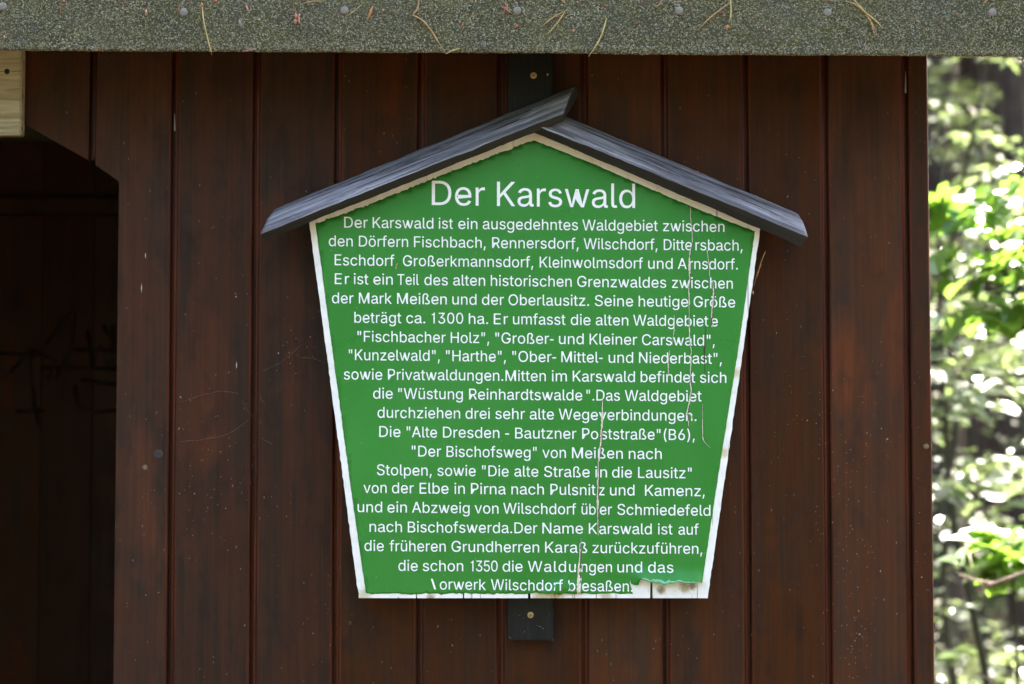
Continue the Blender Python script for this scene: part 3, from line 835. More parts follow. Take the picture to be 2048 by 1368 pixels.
# ------------------------------------------------------------------ lettering
GLY = json.loads(r'''{"\"":[321,[78,318,70,509,136,509,128,318],[193,318,185,509,250,509,243,318]],"(":[273,[89,207,92,264,101,324,114,384,132,441,153,494,177,539,236,539,191,428,161,313,154,258,151,207,153,161,160,115,188,16,236,-96,177,-96,139,-22,111,55,95,131]],")":[273,[37,-96,86,18,113,116,122,207,119,258,112,313,82,428,62,485,37,539,97,539,120,494,142,441,159,384,173,323,181,264,184,207,178,130,161,53,134,-23,97,-96]],",":[188,[38,-119,68,71,137,71,84,-119]],"-":[236,[31,226,205,226,205,168,31,168]],".":[188,[95,-4,78,-1,63,9,53,24,50,41,53,59,63,73,78,83,95,87,113,83,128,73,138,59,141,41,138,24,128,9,113,-1]],"0":[453,[227,-7,174,1,130,24,95,62,69,113,53,178,48,254,53,330,69,395,95,447,130,484,174,508,227,516,279,508,323,484,358,447,384,395,400,330,405,254,400,178,384,113,358,62,323,24,279,1],[227,50,262,56,290,74,313,103,330,144,340,194,344,254,340,314,330,365,313,405,290,435,262,454,227,460,192,454,163,435,140,405,123,365,113,314,109,254,113,194,123,144,140,103,163,74,192,56]],"1":[390,[255,0,255,509,212,509,200,474,172,448,140,438,100,436,100,394,192,394,192,0]],"3":[453,[218,-7,173,-3,133,10,98,30,70,57,52,92,44,132,109,132,115,107,126,87,143,71,165,59,190,52,219,50,248,52,275,61,298,74,315,93,325,116,329,145,326,172,316,196,299,217,275,234,242,244,201,248,157,248,157,299,288,448,288,452,70,452,70,509,372,509,372,461,211,278,211,289,264,288,308,276,344,253,371,222,388,185,393,145,387,103,370,66,344,35,309,12,266,-2]],"5":[453,[221,-7,178,-2,140,11,108,32,83,60,67,93,60,130,122,130,127,108,138,89,154,73,173,60,196,52,221,50,250,54,276,64,298,81,314,104,324,132,328,162,324,193,314,221,297,244,275,262,248,273,218,277,167,268,145,258,128,246,67,253,96,509,366,509,366,452,151,452,134,301,178,325,203,332,229,334,263,330,294,321,321,306,345,285,364,260,379,231,388,198,391,163,386,116,369,76,343,41,309,15,268,-1]],"6":[453,[226,-7,182,-2,142,15,109,40,84,74,69,115,64,162,68,199,80,239,102,285,252,509,322,509,151,261,145,261,165,288,196,307,235,314,278,309,316,295,347,271,370,240,384,202,389,157,384,112,368,73,343,39,310,14,271,-2],[226,48,254,52,279,63,299,79,314,101,324,128,327,157,324,187,314,213,299,235,279,251,254,262,226,265,198,262,174,252,154,236,138,214,128,188,125,158,128,128,138,102,154,80,174,63,198,52]],"A":[480,[16,0,201,509,276,509,463,0,395,0,264,372,232,478,245,478,191,302,85,0],[110,142,110,199,370,199,370,142]],"B":[456,[60,0,60,509,241,509,290,504,329,491,359,470,381,442,394,410,398,374,395,344,387,320,373,301,356,286,337,275,315,267,315,262,339,257,363,245,385,227,402,203,414,173,418,136,414,100,400,67,377,39,344,18,301,4,247,0],[125,57,245,57,296,63,330,80,349,106,355,137,352,162,342,184,327,203,306,218,280,228,248,231,125,231],[125,285,238,285,264,288,288,296,308,309,323,326,333,348,336,372,330,404,313,429,283,446,240,452,125,452]],"C":[510,[267,-7,205,1,150,25,104,63,70,115,48,179,40,254,48,329,70,393,104,445,150,484,205,508,267,516,305,513,340,504,373,490,402,471,427,447,448,418,463,385,473,348,408,348,400,373,389,395,375,413,338,440,315,449,267,456,223,450,184,432,150,404,125,364,109,314,103,254,109,195,125,145,151,105,184,76,223,59,267,53,315,60,338,69,375,96,389,114,408,160,473,160,464,124,448,91,428,62,402,38,373,18,341,5,305,-4]],"D":[502,[219,0,96,0,96,57,215,57,272,63,318,81,354,110,379,149,394,198,399,255,394,312,379,361,354,399,320,428,275,446,221,452,93,452,93,509,225,509,294,501,353,478,399,441,433,391,455,329,462,255,455,181,433,119,398,68,351,31,291,8],[125,509,125,0,60,0,60,509]],"E":[419,[60,0,60,509,372,509,372,452,125,452,125,286,355,286,355,229,125,229,125,57,375,57,375,0]],"F":[410,[60,0,60,509,369,509,369,452,125,452,125,278,346,278,346,221,125,221,125,0]],"G":[520,[269,-7,205,1,149,25,103,64,69,116,47,180,40,254,47,329,69,393,103,445,149,484,203,508,265,516,304,513,340,504,374,489,403,469,429,445,449,416,464,384,474,349,408,349,387,393,356,427,337,439,315,448,265,456,222,450,183,432,150,404,125,364,109,314,103,254,109,195,125,145,151,105,184,76,224,59,269,53,309,58,345,71,374,93,396,123,410,160,415,202,434,199,283,199,283,256,478,256,478,200,471,141,451,91,419,50,377,19,326,0]],"H":[517,[60,0,60,509,125,509,125,289,392,289,392,509,457,509,457,0,392,0,392,232,125,232,125,0]],"K":[467,[104,145,104,216,174,303,364,509,448,509,231,276,228,276],[60,0,60,509,125,509,125,0],[372,0,188,259,228,309,449,0]],"L":[393,[60,0,60,509,125,509,125,57,361,57,361,0]],"M":[628,[60,0,60,509,152,509,299,123,322,49,307,49,352,187,476,509,568,509,568,0,504,0,507,457,513,457,456,291,342,0,286,0,145,361,112,457,119,457,122,291,122,0]],"N":[523,[60,0,60,509,136,509,363,151,414,55,405,54,399,157,399,509,463,509,463,0,387,0,177,331,108,452,119,454,125,291,125,0]],"O":[533,[267,-7,205,1,150,25,105,63,70,115,48,179,40,254,48,329,70,393,105,445,150,484,205,508,267,516,329,508,384,484,429,445,464,393,486,329,493,254,486,179,464,115,429,63,384,25,329,1],[267,53,310,59,349,76,383,104,408,144,425,194,430,254,425,315,408,365,383,404,349,433,310,450,267,456,223,450,184,433,151,404,125,364,109,314,103,254,109,194,125,144,151,105,184,76,223,59]],"P":[445,[60,0,60,509,235,509,289,504,332,487,366,462,390,430,404,391,409,348,404,304,390,265,366,233,332,207,289,191,235,186,109,186,109,242,233,242,269,246,297,256,318,272,333,294,342,320,344,348,342,376,333,402,318,423,297,439,268,449,232,452,125,452,125,0]],"R":[449,[60,0,60,509,236,509,289,504,333,489,367,465,390,433,404,395,409,352,404,309,390,271,367,240,333,217,289,203,236,198,96,198,96,255,234,255,269,258,298,267,319,281,334,300,342,324,345,352,342,380,334,405,319,425,298,440,269,449,233,452,125,452,125,0],[353,0,230,229,303,229,428,0]],"S":[447,[224,-9,172,-4,128,9,91,31,64,60,46,96,38,137,104,137,110,110,123,88,142,71,166,59,194,51,224,49,257,52,286,60,310,74,329,92,342,114,346,139,342,161,332,179,316,193,296,205,184,239,128,261,86,289,60,326,52,372,58,413,75,448,102,476,138,498,180,512,227,516,274,512,316,498,351,476,377,449,394,415,401,378,337,378,327,412,302,437,267,453,225,459,194,456,167,448,145,435,129,418,119,398,115,376,119,352,131,334,148,319,169,308,212,293,312,264,359,238,378,220,395,198,405,171,408,139,403,99,386,64,360,34,323,11,278,-4]],"T":[449,[32,452,32,509,417,509,417,452,257,452,257,0,193,0,193,452]],"V":[480,[204,0,16,509,84,509,215,137,248,31,235,31,290,206,395,509,463,509,278,0]],"W":[686,[155,0,16,509,82,509,187,94,197,40,189,40,224,196,306,509,380,509,486,94,497,40,488,40,523,196,603,509,670,509,530,0,455,0,351,391,336,475,350,475,335,395,318,323,230,0]],"Z":[438,[42,0,42,46,306,431,341,476,348,454,40,452,40,509,397,509,397,462,134,81,97,33,90,54,214,57,399,57,399,0]],"\\":[249,[178,-76,14,533,71,533,235,-76]],"a":[389,[160,-9,126,-5,94,5,68,22,48,45,34,74,30,108,34,138,43,161,58,179,78,193,125,211,234,227,265,235,273,243,276,257,274,278,267,297,256,311,240,322,220,329,196,331,171,329,149,322,132,313,118,301,100,274,41,291,57,322,79,346,104,364,133,375,163,382,194,384,239,379,263,372,286,360,306,343,322,320,333,290,337,251,337,80,341,58,354,48,374,50,374,6,346,-4,318,-3,296,9,284,30,277,52,252,25,236,12,215,1,190,-6],[170,45,202,49,228,59,248,74,263,93,272,115,276,138,276,190,259,182,134,159,117,150,103,139,95,124,92,105,94,87,102,72,114,60,130,52]],"b":[424,[229,-8,198,-5,172,4,138,31,118,59,112,59,112,0,53,0,53,509,114,509,114,319,118,319,137,346,171,373,197,382,229,384,274,378,313,361,345,332,370,293,385,245,390,189,385,133,370,84,345,45,313,16,274,-2],[220,47,252,52,279,66,300,88,316,117,325,151,328,189,325,227,316,261,301,289,280,311,253,325,220,330,188,326,161,312,140,291,125,263,116,229,113,189,116,149,125,115,140,87,162,65,188,52]],"c":[396,[207,-8,159,-2,117,16,82,46,56,85,39,133,34,187,39,243,56,291,82,330,117,360,159,378,207,384,260,377,305,356,324,340,340,322,353,301,362,277,303,262,290,289,270,311,242,325,207,330,173,325,145,310,124,287,108,258,99,224,96,187,99,151,108,117,124,88,145,66,173,51,207,46,243,52,271,66,292,89,304,117,363,102,341,56,306,21,261,-1]],"d":[424,[195,-8,151,-2,111,16,79,45,55,84,39,133,34,189,39,245,55,293,80,332,112,361,151,378,196,384,228,382,253,373,273,360,287,346,306,319,311,319,311,509,372,509,372,0,313,0,313,59,307,59,287,31,252,4,227,-5],[205,47,236,52,263,65,284,87,299,115,309,149,312,189,309,229,300,263,284,291,263,312,237,326,205,330,172,325,145,311,124,289,108,261,99,227,96,189,99,151,109,117,124,88,145,66,172,52]],"e":[404,[212,-8,160,-2,117,16,82,46,56,85,39,132,34,187,39,242,55,290,80,329,115,359,157,378,205,384,236,382,266,374,294,360,319,341,341,315,357,282,367,242,371,169,75,169,75,221,338,221,310,202,307,237,298,269,283,294,263,314,237,326,205,330,173,326,146,313,125,294,109,270,99,241,96,178,100,139,110,106,128,80,151,61,179,50,212,46,254,53,271,61,285,73,306,105,365,91,353,63,335,39,311,19,283,4,249,-5]],"f":[254,[228,379,228,327,6,327,6,379],[81,0,81,432,85,461,96,486,113,505,135,519,161,527,187,530,222,527,243,521,227,468,215,472,195,474,171,470,154,460,145,443,142,419,142,0]],"g":[425,[207,-151,168,-148,134,-140,105,-127,82,-110,64,-91,51,-69,101,-41,122,-66,154,-88,178,-95,207,-97,249,-92,282,-75,304,-46,311,-6,311,68,306,68,287,41,272,28,252,16,227,8,195,5,151,10,113,27,80,53,55,90,39,136,34,191,39,246,55,293,80,332,112,361,152,378,196,384,228,382,253,373,273,360,288,346,308,319,313,319,313,379,372,379,372,-9,367,-54,350,-90,324,-117,291,-136,251,-147],[205,59,237,63,264,75,285,95,300,121,309,154,312,193,309,231,300,264,285,291,264,312,237,326,205,330,172,326,145,312,124,290,109,262,99,230,96,193,99,155,109,123,124,96,145,76,172,63]],"h":[410,[114,227,114,0,53,0,53,509,114,509,114,287,102,287,124,332,152,362,187,379,227,384,264,380,295,369,321,349,341,321,353,285,357,240,357,0,296,0,296,235,290,275,273,304,246,323,210,329,184,326,161,317,141,303,126,283,117,257]],"i":[167,[53,0,53,379,114,379,114,0],[84,443,68,446,54,455,44,468,41,483,44,499,54,512,68,521,84,524,100,521,114,512,123,499,126,483,123,468,114,455,100,446]],"j":[167,[53,379,114,379,114,-30,111,-62,102,-90,86,-112,65,-129,37,-139,-10,-143,-10,-87,25,-83,40,-72,50,-54,53,-29],[83,443,67,446,53,455,44,468,41,483,44,499,53,512,67,521,83,524,100,521,114,512,123,499,126,483,123,468,114,455,100,446]],"k":[381,[110,137,110,212,121,212,284,379,360,379,184,199,177,199],[53,0,53,509,114,509,114,0],[294,0,148,186,191,229,372,0]],"l":[189,[139,-2,101,3,74,20,58,48,53,84,53,509,114,509,114,99,120,62,130,54,170,54,181,3,162,-1]],"m":[610,[53,0,53,379,112,379,112,295,108,295,118,323,132,346,151,363,172,376,195,384,219,386,257,380,287,361,309,332,321,295,312,295,322,320,337,343,357,361,381,375,408,383,437,386,468,382,497,372,522,354,541,328,553,296,557,255,557,0,496,0,496,254,490,289,473,313,448,326,419,330,395,328,374,320,358,307,345,290,338,270,335,247,335,0,274,0,274,260,269,288,253,311,229,325,199,330,178,328,158,320,140,307,126,289,117,266,114,238,114,0]],"n":[410,[114,227,114,0,53,0,53,379,112,379,112,287,102,287,124,332,152,362,187,379,227,384,264,380,295,369,321,349,341,321,353,285,357,240,357,0,296,0,296,235,290,275,273,304,246,323,210,329,184,326,161,317,141,303,126,283,117,257]],"o":[415,[207,-8,159,-2,117,16,82,46,56,85,39,133,34,187,39,243,56,291,82,330,117,360,159,378,207,384,256,378,299,360,334,330,359,291,376,243,381,187,376,133,359,85,334,46,299,16,256,-2],[207,46,242,51,270,66,292,88,307,117,316,151,319,187,316,224,307,258,292,287,270,310,242,325,207,330,173,325,145,310,124,287,108,258,99,224,96,187,99,151,108,117,124,88,145,66,173,51]],"p":[424,[53,-143,53,379,112,379,112,319,118,319,137,346,171,373,197,382,229,384,274,378,313,361,345,332,370,293,385,245,390,189,385,133,370,84,345,45,313,16,274,-2,229,-8,198,-5,173,4,153,17,138,31,118,59,114,59,114,-143],[220,47,252,52,279,66,300,88,316,117,325,151,328,189,325,227,316,261,301,289,280,311,253,325,220,330,188,326,161,312,140,291,125,263,116,229,113,189,116,149,125,115,140,87,162,65,188,52]],"q":[424,[372,-143,311,-143,311,59,306,59,287,31,252,4,227,-5,195,-8,151,-2,111,16,79,45,55,84,39,133,34,189,39,245,55,293,80,332,112,361,151,378,196,384,228,382,253,373,273,360,287,346,307,319,313,319,313,379,372,379],[205,47,236,52,263,65,284,87,299,115,309,149,312,189,309,229,300,263,284,291,263,312,237,326,205,330,172,325,145,311,124,289,108,261,99,227,96,189,99,151,109,117,124,88,145,66,172,52]],"r":[259,[53,0,53,379,112,379,112,321,115,321,130,347,152,367,181,380,213,385,243,384,243,322,207,326,182,323,159,315,140,301,126,284,117,262,114,237,114,0]],"s":[365,[182,-8,145,-5,112,3,84,18,62,38,46,63,36,94,94,107,105,79,124,60,150,49,181,45,217,49,244,62,262,81,268,103,264,121,254,136,237,147,149,170,104,186,72,208,53,237,47,274,52,305,65,332,87,354,115,370,149,381,187,384,223,381,254,372,279,358,299,339,314,316,324,290,268,277,258,298,243,316,220,329,187,333,156,329,131,317,114,299,109,277,113,258,124,243,144,232,229,209,275,193,306,171,325,142,331,107,326,75,312,47,290,24,260,6,223,-4]],"t":[227,[204,379,204,327,6,327,6,379],[65,471,126,471,126,98,128,76,136,61,150,53,170,50,202,54,213,2,192,-3,168,-4,125,2,92,21,72,52,65,93]],"u":[410,[182,-5,146,-1,115,11,89,30,69,59,57,95,53,139,53,379,114,379,114,144,120,104,137,75,164,56,200,50,226,53,249,62,269,76,283,97,293,122,296,153,296,379,357,379,357,0,298,0,298,92,307,92,286,47,257,17,222,0]],"v":[389,[163,0,17,379,84,379,165,155,206,21,184,21,224,155,305,379,371,379,226,0]],"w":[567,[138,0,23,379,87,379,154,137,175,41,165,41,206,214,252,379,316,379,382,136,402,41,391,41,434,214,480,379,545,379,429,0,368,0,277,338,291,338,248,172,199,0]],"x":[379,[21,0,171,218,171,171,29,379,100,379,207,206,175,206,233,306,282,379,352,379,209,169,209,214,358,0,287,0,173,182,205,182,148,85,91,0]],"y":[389,[47,-139,61,-86,104,-89,118,-84,130,-74,141,-58,163,-1,17,379,84,379,165,155,206,21,184,21,202,87,224,155,305,379,371,379,204,-58,177,-107,159,-124,139,-136,116,-143,91,-145]],"z":[380,[42,0,42,46,254,320,254,323,48,323,48,379,333,379,333,331,126,60,126,56,339,56,339,0]],"ß":[442,[122,362,122,0,60,0,60,362,70,429,99,477,143,506,197,516,229,512,260,503,289,486,312,463,327,432,332,393,330,370,325,351,309,322,292,299,285,272,288,255,297,241,362,188,378,172,391,152,400,129,403,100,399,69,386,42,366,21,340,6,307,-4,269,-7,207,1,164,20,187,74,217,58,238,52,265,50,297,54,321,64,337,81,342,104,339,123,330,139,300,167,264,194,248,209,235,227,226,247,223,272,225,291,230,306,264,353,270,369,272,388,266,420,250,442,226,455,197,459,164,453,141,435,127,405]],"ä":[389,[160,-9,126,-5,94,5,68,22,48,45,34,74,30,108,34,138,43,161,58,179,78,193,125,211,234,227,265,235,273,243,276,257,274,278,267,297,256,311,240,322,220,329,196,331,171,329,149,322,132,313,118,301,100,274,41,291,57,322,79,346,104,364,133,375,163,382,194,384,239,379,263,372,286,360,306,343,322,320,333,290,337,251,337,0,277,0,277,52,272,52,252,25,236,12,215,1,190,-6],[170,45,202,49,228,59,248,74,263,93,272,115,276,138,276,190,259,182,134,159,117,150,103,139,95,124,92,105,94,87,102,72,114,60,130,52],[261,443,246,446,233,455,224,468,221,483,224,499,233,512,246,520,261,523,277,520,290,512,298,499,301,483,298,468,290,455,277,446],[117,443,102,446,89,455,80,468,77,483,80,499,89,512,102,520,117,523,133,520,146,512,155,499,158,483,155,468,146,455,133,446]],"ö":[415,[207,-8,159,-2,117,16,82,46,56,85,39,133,34,187,39,243,56,291,82,330,117,360,159,378,207,384,256,378,299,360,334,330,359,291,376,243,381,187,376,133,359,85,334,46,299,16,256,-2],[207,46,242,51,270,66,292,88,307,117,316,151,319,187,316,224,307,258,292,287,270,310,242,325,207,330,173,325,145,310,124,287,108,258,99,224,96,187,99,151,108,117,124,88,145,66,173,51],[279,443,264,446,251,455,242,468,239,483,242,499,251,512,264,520,279,523,295,520,308,512,317,499,320,483,317,468,308,455,295,446],[136,443,120,446,107,455,98,468,95,483,98,499,107,512,120,520,136,523,151,520,164,512,173,499,176,483,173,468,164,455,151,446]],"ü":[410,[182,-5,146,-1,115,11,89,30,69,59,57,95,53,139,53,379,114,379,114,144,120,104,137,75,164,56,200,50,226,53,249,62,269,76,283,97,293,122,296,153,296,379,357,379,357,0,298,0,298,92,307,92,286,47,257,17,222,0],[277,443,261,446,248,455,239,468,236,483,239,499,248,512,261,520,277,523,292,520,305,512,314,499,317,483,314,468,305,455,292,446],[133,443,117,446,104,455,96,468,93,483,96,499,104,512,117,520,133,523,149,520,162,512,170,499,173,483,170,468,162,455,149,446]]}''')
CAPU, EMS = 509.0, 180.0
LINES = [
 (455.2,463.8,[("Der",688.3,735.6),("Karswald",745.3,866.7),("ist",877.4,906),("ein",916.5,954.8),("ausgedehntes",965.5,1156),("Waldgebiet",1164.8,1315.7),("zwischen",1326,1448.9)]),
 (492.4,501.6,[("den",657.6,705.5),("Dörfern",717.8,816.2),("Fischbach,",828,971.3),("Rennersdorf,",984.2,1157.3),("Wilschdorf,",1167.4,1315),("Ditte",1327.5,1383.8),("rsbach,",1390.9,1485)]),
 (530.6,539.2,[("Eschdorf,",669.4,795),("Großerkmannsdorf,",805.9,1066.5),("Kleinwolmsdorf",1079.3,1286),("und",1296.3,1345.3),("A",1355.4,1373.5),("rnsdorf.",1378.6,1475.7)]),
 (568.2,577.3,[("Er",669.6,698.4),("ist",707.7,736.7),("ein",746.8,785.5),("Teil",794.7,837.7),("des",848.8,895.7),("alten",906.4,970.2),("historischen",981.6,1143.4),("Grenzwaldes",1154.5,1332.4),("zwischen",1344,1465.6)]),
 (606.5,615,[("der",664,707),("Mark",717.8,783.5),("Meißen",794.3,893.5),("und",904.7,953),("der",964,1007.8),("Oberlausitz.",1017,1178.2),("Seine",1189.6,1266.3),("heutige",1277.4,1376.3),("Größe",1387.2,1470.4)]),
 (645.4,653,[("beträgt",708.7,802.6),("ca.",812.5,850.5),("1300",863.4,926.4),("ha.",937.6,976.2),("Er",987.6,1016),("umfasst",1026,1131),("die",1141.6,1181),("alten",1191.5,1256.6),("Waldgebiet",1266.3,1416.6),("e",1422.5,1435.5)]),
 (683.5,691.6,[('"Fischbacher',714.8,891.4),('Holz",',901.5,978.4),('"Großer-',990.6,1107.3),("und",1118,1167.4),("Kleiner",1179.2,1274.2),('Carswald",',1284,1429.5)]),
 (720.2,727.7,[('"Kunzelwald",',697.4,879.6),('"Harthe",',892,1011.7),('"Ober-',1024.6,1112.2),("Mittel-",1122.7,1205.4),("und",1217.3,1266.3),('Niederbast",',1278,1443.5)]),
 (758.9,765.8,[("sowie",687.7,764.6),("Privatwaldungen.Mitten",775.8,1091.6),("im",1103.6,1133.7),("Karswald",1145.5,1269.9),("befindet",1281.3,1390.4),("sich",1400,1452.7)]),
 (797.3,803,[("die",746.3,785.5),('"Wüstung',796.4,925.7),("Reinhardtswalde",938.2,1164.6),('".Das',1172.8,1239.8),("Waldgebiet",1249.5,1403)]),
 (835.6,842,[("durchziehen",755.1,920.3),("drei",931,979.8),("sehr",990.8,1049.8),("alte",1059.6,1107.9),("Wegeverbindungen.",1117.5,1393)]),
 (873.9,880.3,[("Die",758.5,801),('"Alte',813.2,874),("Dresden",886,998.8),("-",1010.3,1018.2),("Bautzner",1030.3,1152.8),("Po",1164.3,1196.4),('ststraße"(B6),',1202,1389.4)]),
 (912.8,918.4,[('"Der',823.4,882.2),('Bischofsweg"',893,1073.4),("von",1084.7,1131.8),("Meißen",1144,1245.6),("nach",1257.6,1323.5)]),
 (950.3,956.8,[("Stolpen,",753.8,863.3),("sowie",875,951.4),('"Die',964,1017.3),("alte",1028.8,1076.7),("Straße",1088.2,1179.3),("in",1190.5,1214),("die",1224.2,1264),('Lausitz"',1276.2,1383.4)]),
 (985.9,992.6,[("von",727,773.3),("der",783.9,827.5),("Elbe",839.2,897),("in",908.8,929.7),("Pirna",941.8,1011.7),("nach",1022.9,1087.8),("Pulsnit",1100.8,1191.2),("z",1198.2,1209),("und",1220,1269),("Kamenz,",1290,1409.4)]),
 (1024.3,1031.6,[("und",715.2,764.3),("ein",774.8,813.8),("Abzweig",823.9,939.2),("von",949.3,997),("Wilschdorf",1006.4,1152.4),("üb",1163.2,1191.4),("er",1199.7,1223.9),("Schmiedefeld",1234.8,1420.8)]),
 (1064,1069.5,[("nach",739,804),("Bischofswerda.Der",815.6,1074.7),("Name",1084.8,1166),("K",1177.7,1194.5),("arswald",1198.4,1303.4),("ist",1316,1345),("auf",1356.9,1397.3)]),
 (1102,1108,[("die",728.9,767.6),("früheren",778.8,891.5),("Grundherren",903,1078.3),("Karaß",1090.2,1174.4),("zurückzuführen,",1185,1404.6)]),
 (1141.8,1145.4,[("die",796.8,835.5),("schon",845.6,926.5),("1350",941.3,995.3),("die",1005.4,1045.2),("Waldu",1055.7,1151.7),("ngen",1162.5,1223.9),("und",1234.8,1284.3),("das",1296.2,1346.8)]),
 (1179,1183.3,[("orwerk",879.6,971.7),("Wilschdorf",981.8,1126),("b",1136.5,1150.5),("esaßen.",1164.3,1265.5)]),
]
_tess = {}
def glyph_tris(ch):
    if ch in _tess: return _tess[ch]
    loops = [[Vector((l[i], l[i + 1], 0)) for i in range(0, len(l), 2)] for l in GLY[ch][1:]]
    def cont(a, b):   # is loop b inside loop a
        pa = [(v.x, v.y) for v in a]
        return all(inside(v.x, v.y, pa) for v in b)
    holes = {j: i for i in range(len(loops)) for j in range(len(loops)) if i != j and cont(loops[i], loops[j])}
    out = []; lev = 0
    for i, l in enumerate(loops):
        if i in holes: continue
        grp = [l] + [loops[j] for j, p in holes.items() if p == i]
        flat = [v for g in grp for v in g]
        for t in geometry.tessellate_polygon(grp):
            out.append(([(flat[q].x, flat[q].y) for q in t], lev))
        lev += 1
    _tess[ch] = out
    return out
def word_ext(w):
    x = 0; lo = hi = None
    for ch in w:
        g = GLY[ch]
        xs = [v for l in g[1:] for v in l[0::2]]
        if lo is None: lo = x + min(xs)
        hi = x + max(xs); x += g[0]
    return lo, hi
def set_word(V, Fc, w, x0, x1, base, cap):
    lo, hi = word_ext(w)
    ky = cap / CAPU
    n_ = len(w)
    nat = (hi - lo) * ky
    kx = ky * max(.86, min(1.04, (x1 - x0) / nat)) if n_ > 1 else (x1 - x0) / (hi - lo)
    track = ((x1 - x0) - (hi - lo) * kx) / max(1, n_ - 1)
    pen = x0 - lo * kx
    rr = random.Random(hash(w) % 1000 if False else len(w) * 31 + int(x0))
    for ch in w:
        jy = rr.gauss(0, .12)
        for tri, lev in glyph_tris(ch):
            i0 = len(V)
            for (gx, gy) in tri:
                X = pen + gx * kx; Y = base(X) - gy * ky + jy
                V.append(P(X, Y, SIGN_Y - film_h(X, Y) - .00042 - .00007 * lev))
            Fc.append((i0, i0 + 1, i0 + 2))
        pen += GLY[ch][0] * kx + track
V, Fc = [], []
tb = lambda x: 410 + (x - 865) * (416.2 - 410) / (1270 - 865)
set_word(V, Fc, "Der", 863.6, 969.8, tb, 48.6); set_word(V, Fc, "Karswald", 993.9, 1270.2, tb, 48.6)
ti = py_obj("title_lettering", V, Fc, M_LETTER, film); ti.location = (0, 0, 0)
for (bl, br, words) in LINES:
    V, Fc = [], []
    xl, xr = words[0][1], words[-1][2]
    base = lambda x: bl + (x - xl) * (br - bl) / (xr - xl)
    for (w, a, b) in words: set_word(V, Fc, w, a, b, base, 21.7)
    if words[0][0] == "orwerk":      # all that is left of the first letter
        i0 = len(V)
        for q in ((861.5, 1157.5), (865.5, 1157.5), (872.2, 1178.6), (868.5, 1178.8)): V.append(P(*q, SIGN_Y - film_h(*q) - .0003))
        Fc.append((i0, i0 + 1, i0 + 2, i0 + 3))
    o = py_obj("text_line", V, Fc, M_LETTER, film); o.location = (0, 0, 0)
for me_ in [o.data for o in bpy.data.objects if o.name.startswith(("title_lettering", "text_line", "crack"))]:
    b_ = bmesh.new(); b_.from_mesh(me_)
    for f in b_.faces:
        f.normal_update()
        if f.normal.y > 0: f.normal_flip()
    b_.to_mesh(me_); b_.free()

# ------------------------------------------------------------------ little plank roof of the sign
def roof_board(a_top, b_top, a_low, b_low, a_edge, b_edge, yt, yl, ye, seed):
    """three edges in photo pixels (upper back edge, lower front edge, bottom of the front edge) at their depths"""
    A, B = P(*a_top, yt), P(*b_top, yt); C_, D_ = P(*a_low, yl), P(*b_low, yl); E_, G_ = P(*a_edge, ye), P(*b_edge, ye)
    ax = (B - A).normalized()
    ang = math.atan2(-ax.z, ax.x)
    rot = Matrix.Rotation(ang, 4, 'Y')
    org = (A + B) / 2
    inv = Matrix.Translation(-org); inv = rot.inverted() @ inv
    N = 70; M = 9
    rows = []
    bm = bmesh.new()
    def surf(p0, p1, q0, q1, m, mat, amp, sd):
        grid = []
        for i in range(N + 1):
            t = i / N
            a, b = p0.lerp(p1, t), q0.lerp(q1, t)
            row = []
            for j in range(m + 1):
                s = j / m
                q = a.lerp(b, s)
                row.append(q)
            grid.append(row)
        return grid
    top = surf(A, B, C_, D_, M, 0, 0, 0)
    fr = surf(C_, D_, E_, G_, 3, 1, 0, 0)
    th = (E_ - C_)
    bkA, bkB = A + th, B + th
    und = surf(E_, G_, bkA, bkB, 3, 1, 0, 0)
    vg = []
    for i in range(N + 1):
        loop = top[i] + fr[i][1:] + und[i][1:]
        ring = []
        for j, q in enumerate(loop):
            d = .0011 * noise.noise((q.x * 8 + seed, q.y * 30, q.z * 40)) + .0006 * noise.noise((q.x * 60 + seed, q.y * 200, q.z * 300))
            if j < M: d += .0032 * (1 - abs(j / M - .42) / .58) - .0010 * abs(noise.noise((q.x * 14 + seed, j * .9, 4)))
            if j == M: d -= .0012 + .0012 * abs(noise.noise((q.x * 25, seed, 1)))     # worn arris
            endw = min(i, N - i)
            if endw == 0: d -= .0006
            ring.append(bm.verts.new(inv @ (q + Vector((0, -d, d)))))
        vg.append(ring)
    L = len(vg[0])
    for i in range(N):
        for j in range(L):
            k2 = (j + 1) % L
            f = bm.faces.new((vg[i][j], vg[i][k2], vg[i + 1][k2], vg[i + 1][j]))
            f.material_index = 0 if (j < M or j == L - 1) else 1
            f.smooth = j < M
    for ring in (vg[0][::-1], vg[-1]):
        f = bm.faces.new(ring); f.material_index = 1
    for (s0, t0, t1) in ((.43, .02, .70), (.36, .55, .97), (.72, .30, .60), (.20, .08, .36), (.62, .74, .93)):
        line = []
        m_ = int((t1 - t0) * 60)
        for i in range(m_ + 1):
            t = t0 + (t1 - t0) * i / m_
            sv = s0 + .035 * noise.noise((t * 9, seed, s0 * 20)) + .012 * noise.noise((t * 60, seed, s0 * 20))
            q = A.lerp(B, t).lerp(C_.lerp(D_, t), sv)
            dd = .0032 * (1 - abs(sv - .42) / .58) + .0003
            line.append(inv @ (q + Vector((0, -dd, dd))))
        tube(bm, line, [.0007 * max(.2, min(1, 4 * i / m_, 4 * (m_ - i) / m_)) * (.5 + abs(noise.noise((i * .3, seed, 7)))) for i in range(m_ + 1)], 5, 1)
    bmesh.ops.recalc_face_normals(bm, faces=bm.faces)
    o = bm_obj("roof_board", bm, [M_ROOFB, M_ROOFE], sign)
    o.location = org - sign.location
    o.rotation_euler = (0, ang, 0)
    return o
YT, YL, YE = -.040, -.094, -.083
roof_board((548, 419.5), (1150.5, 172.5), (520, 466.5), (1127.5, 224), (530, 480.5), (1126, 243), YT, YL, YE, 3)
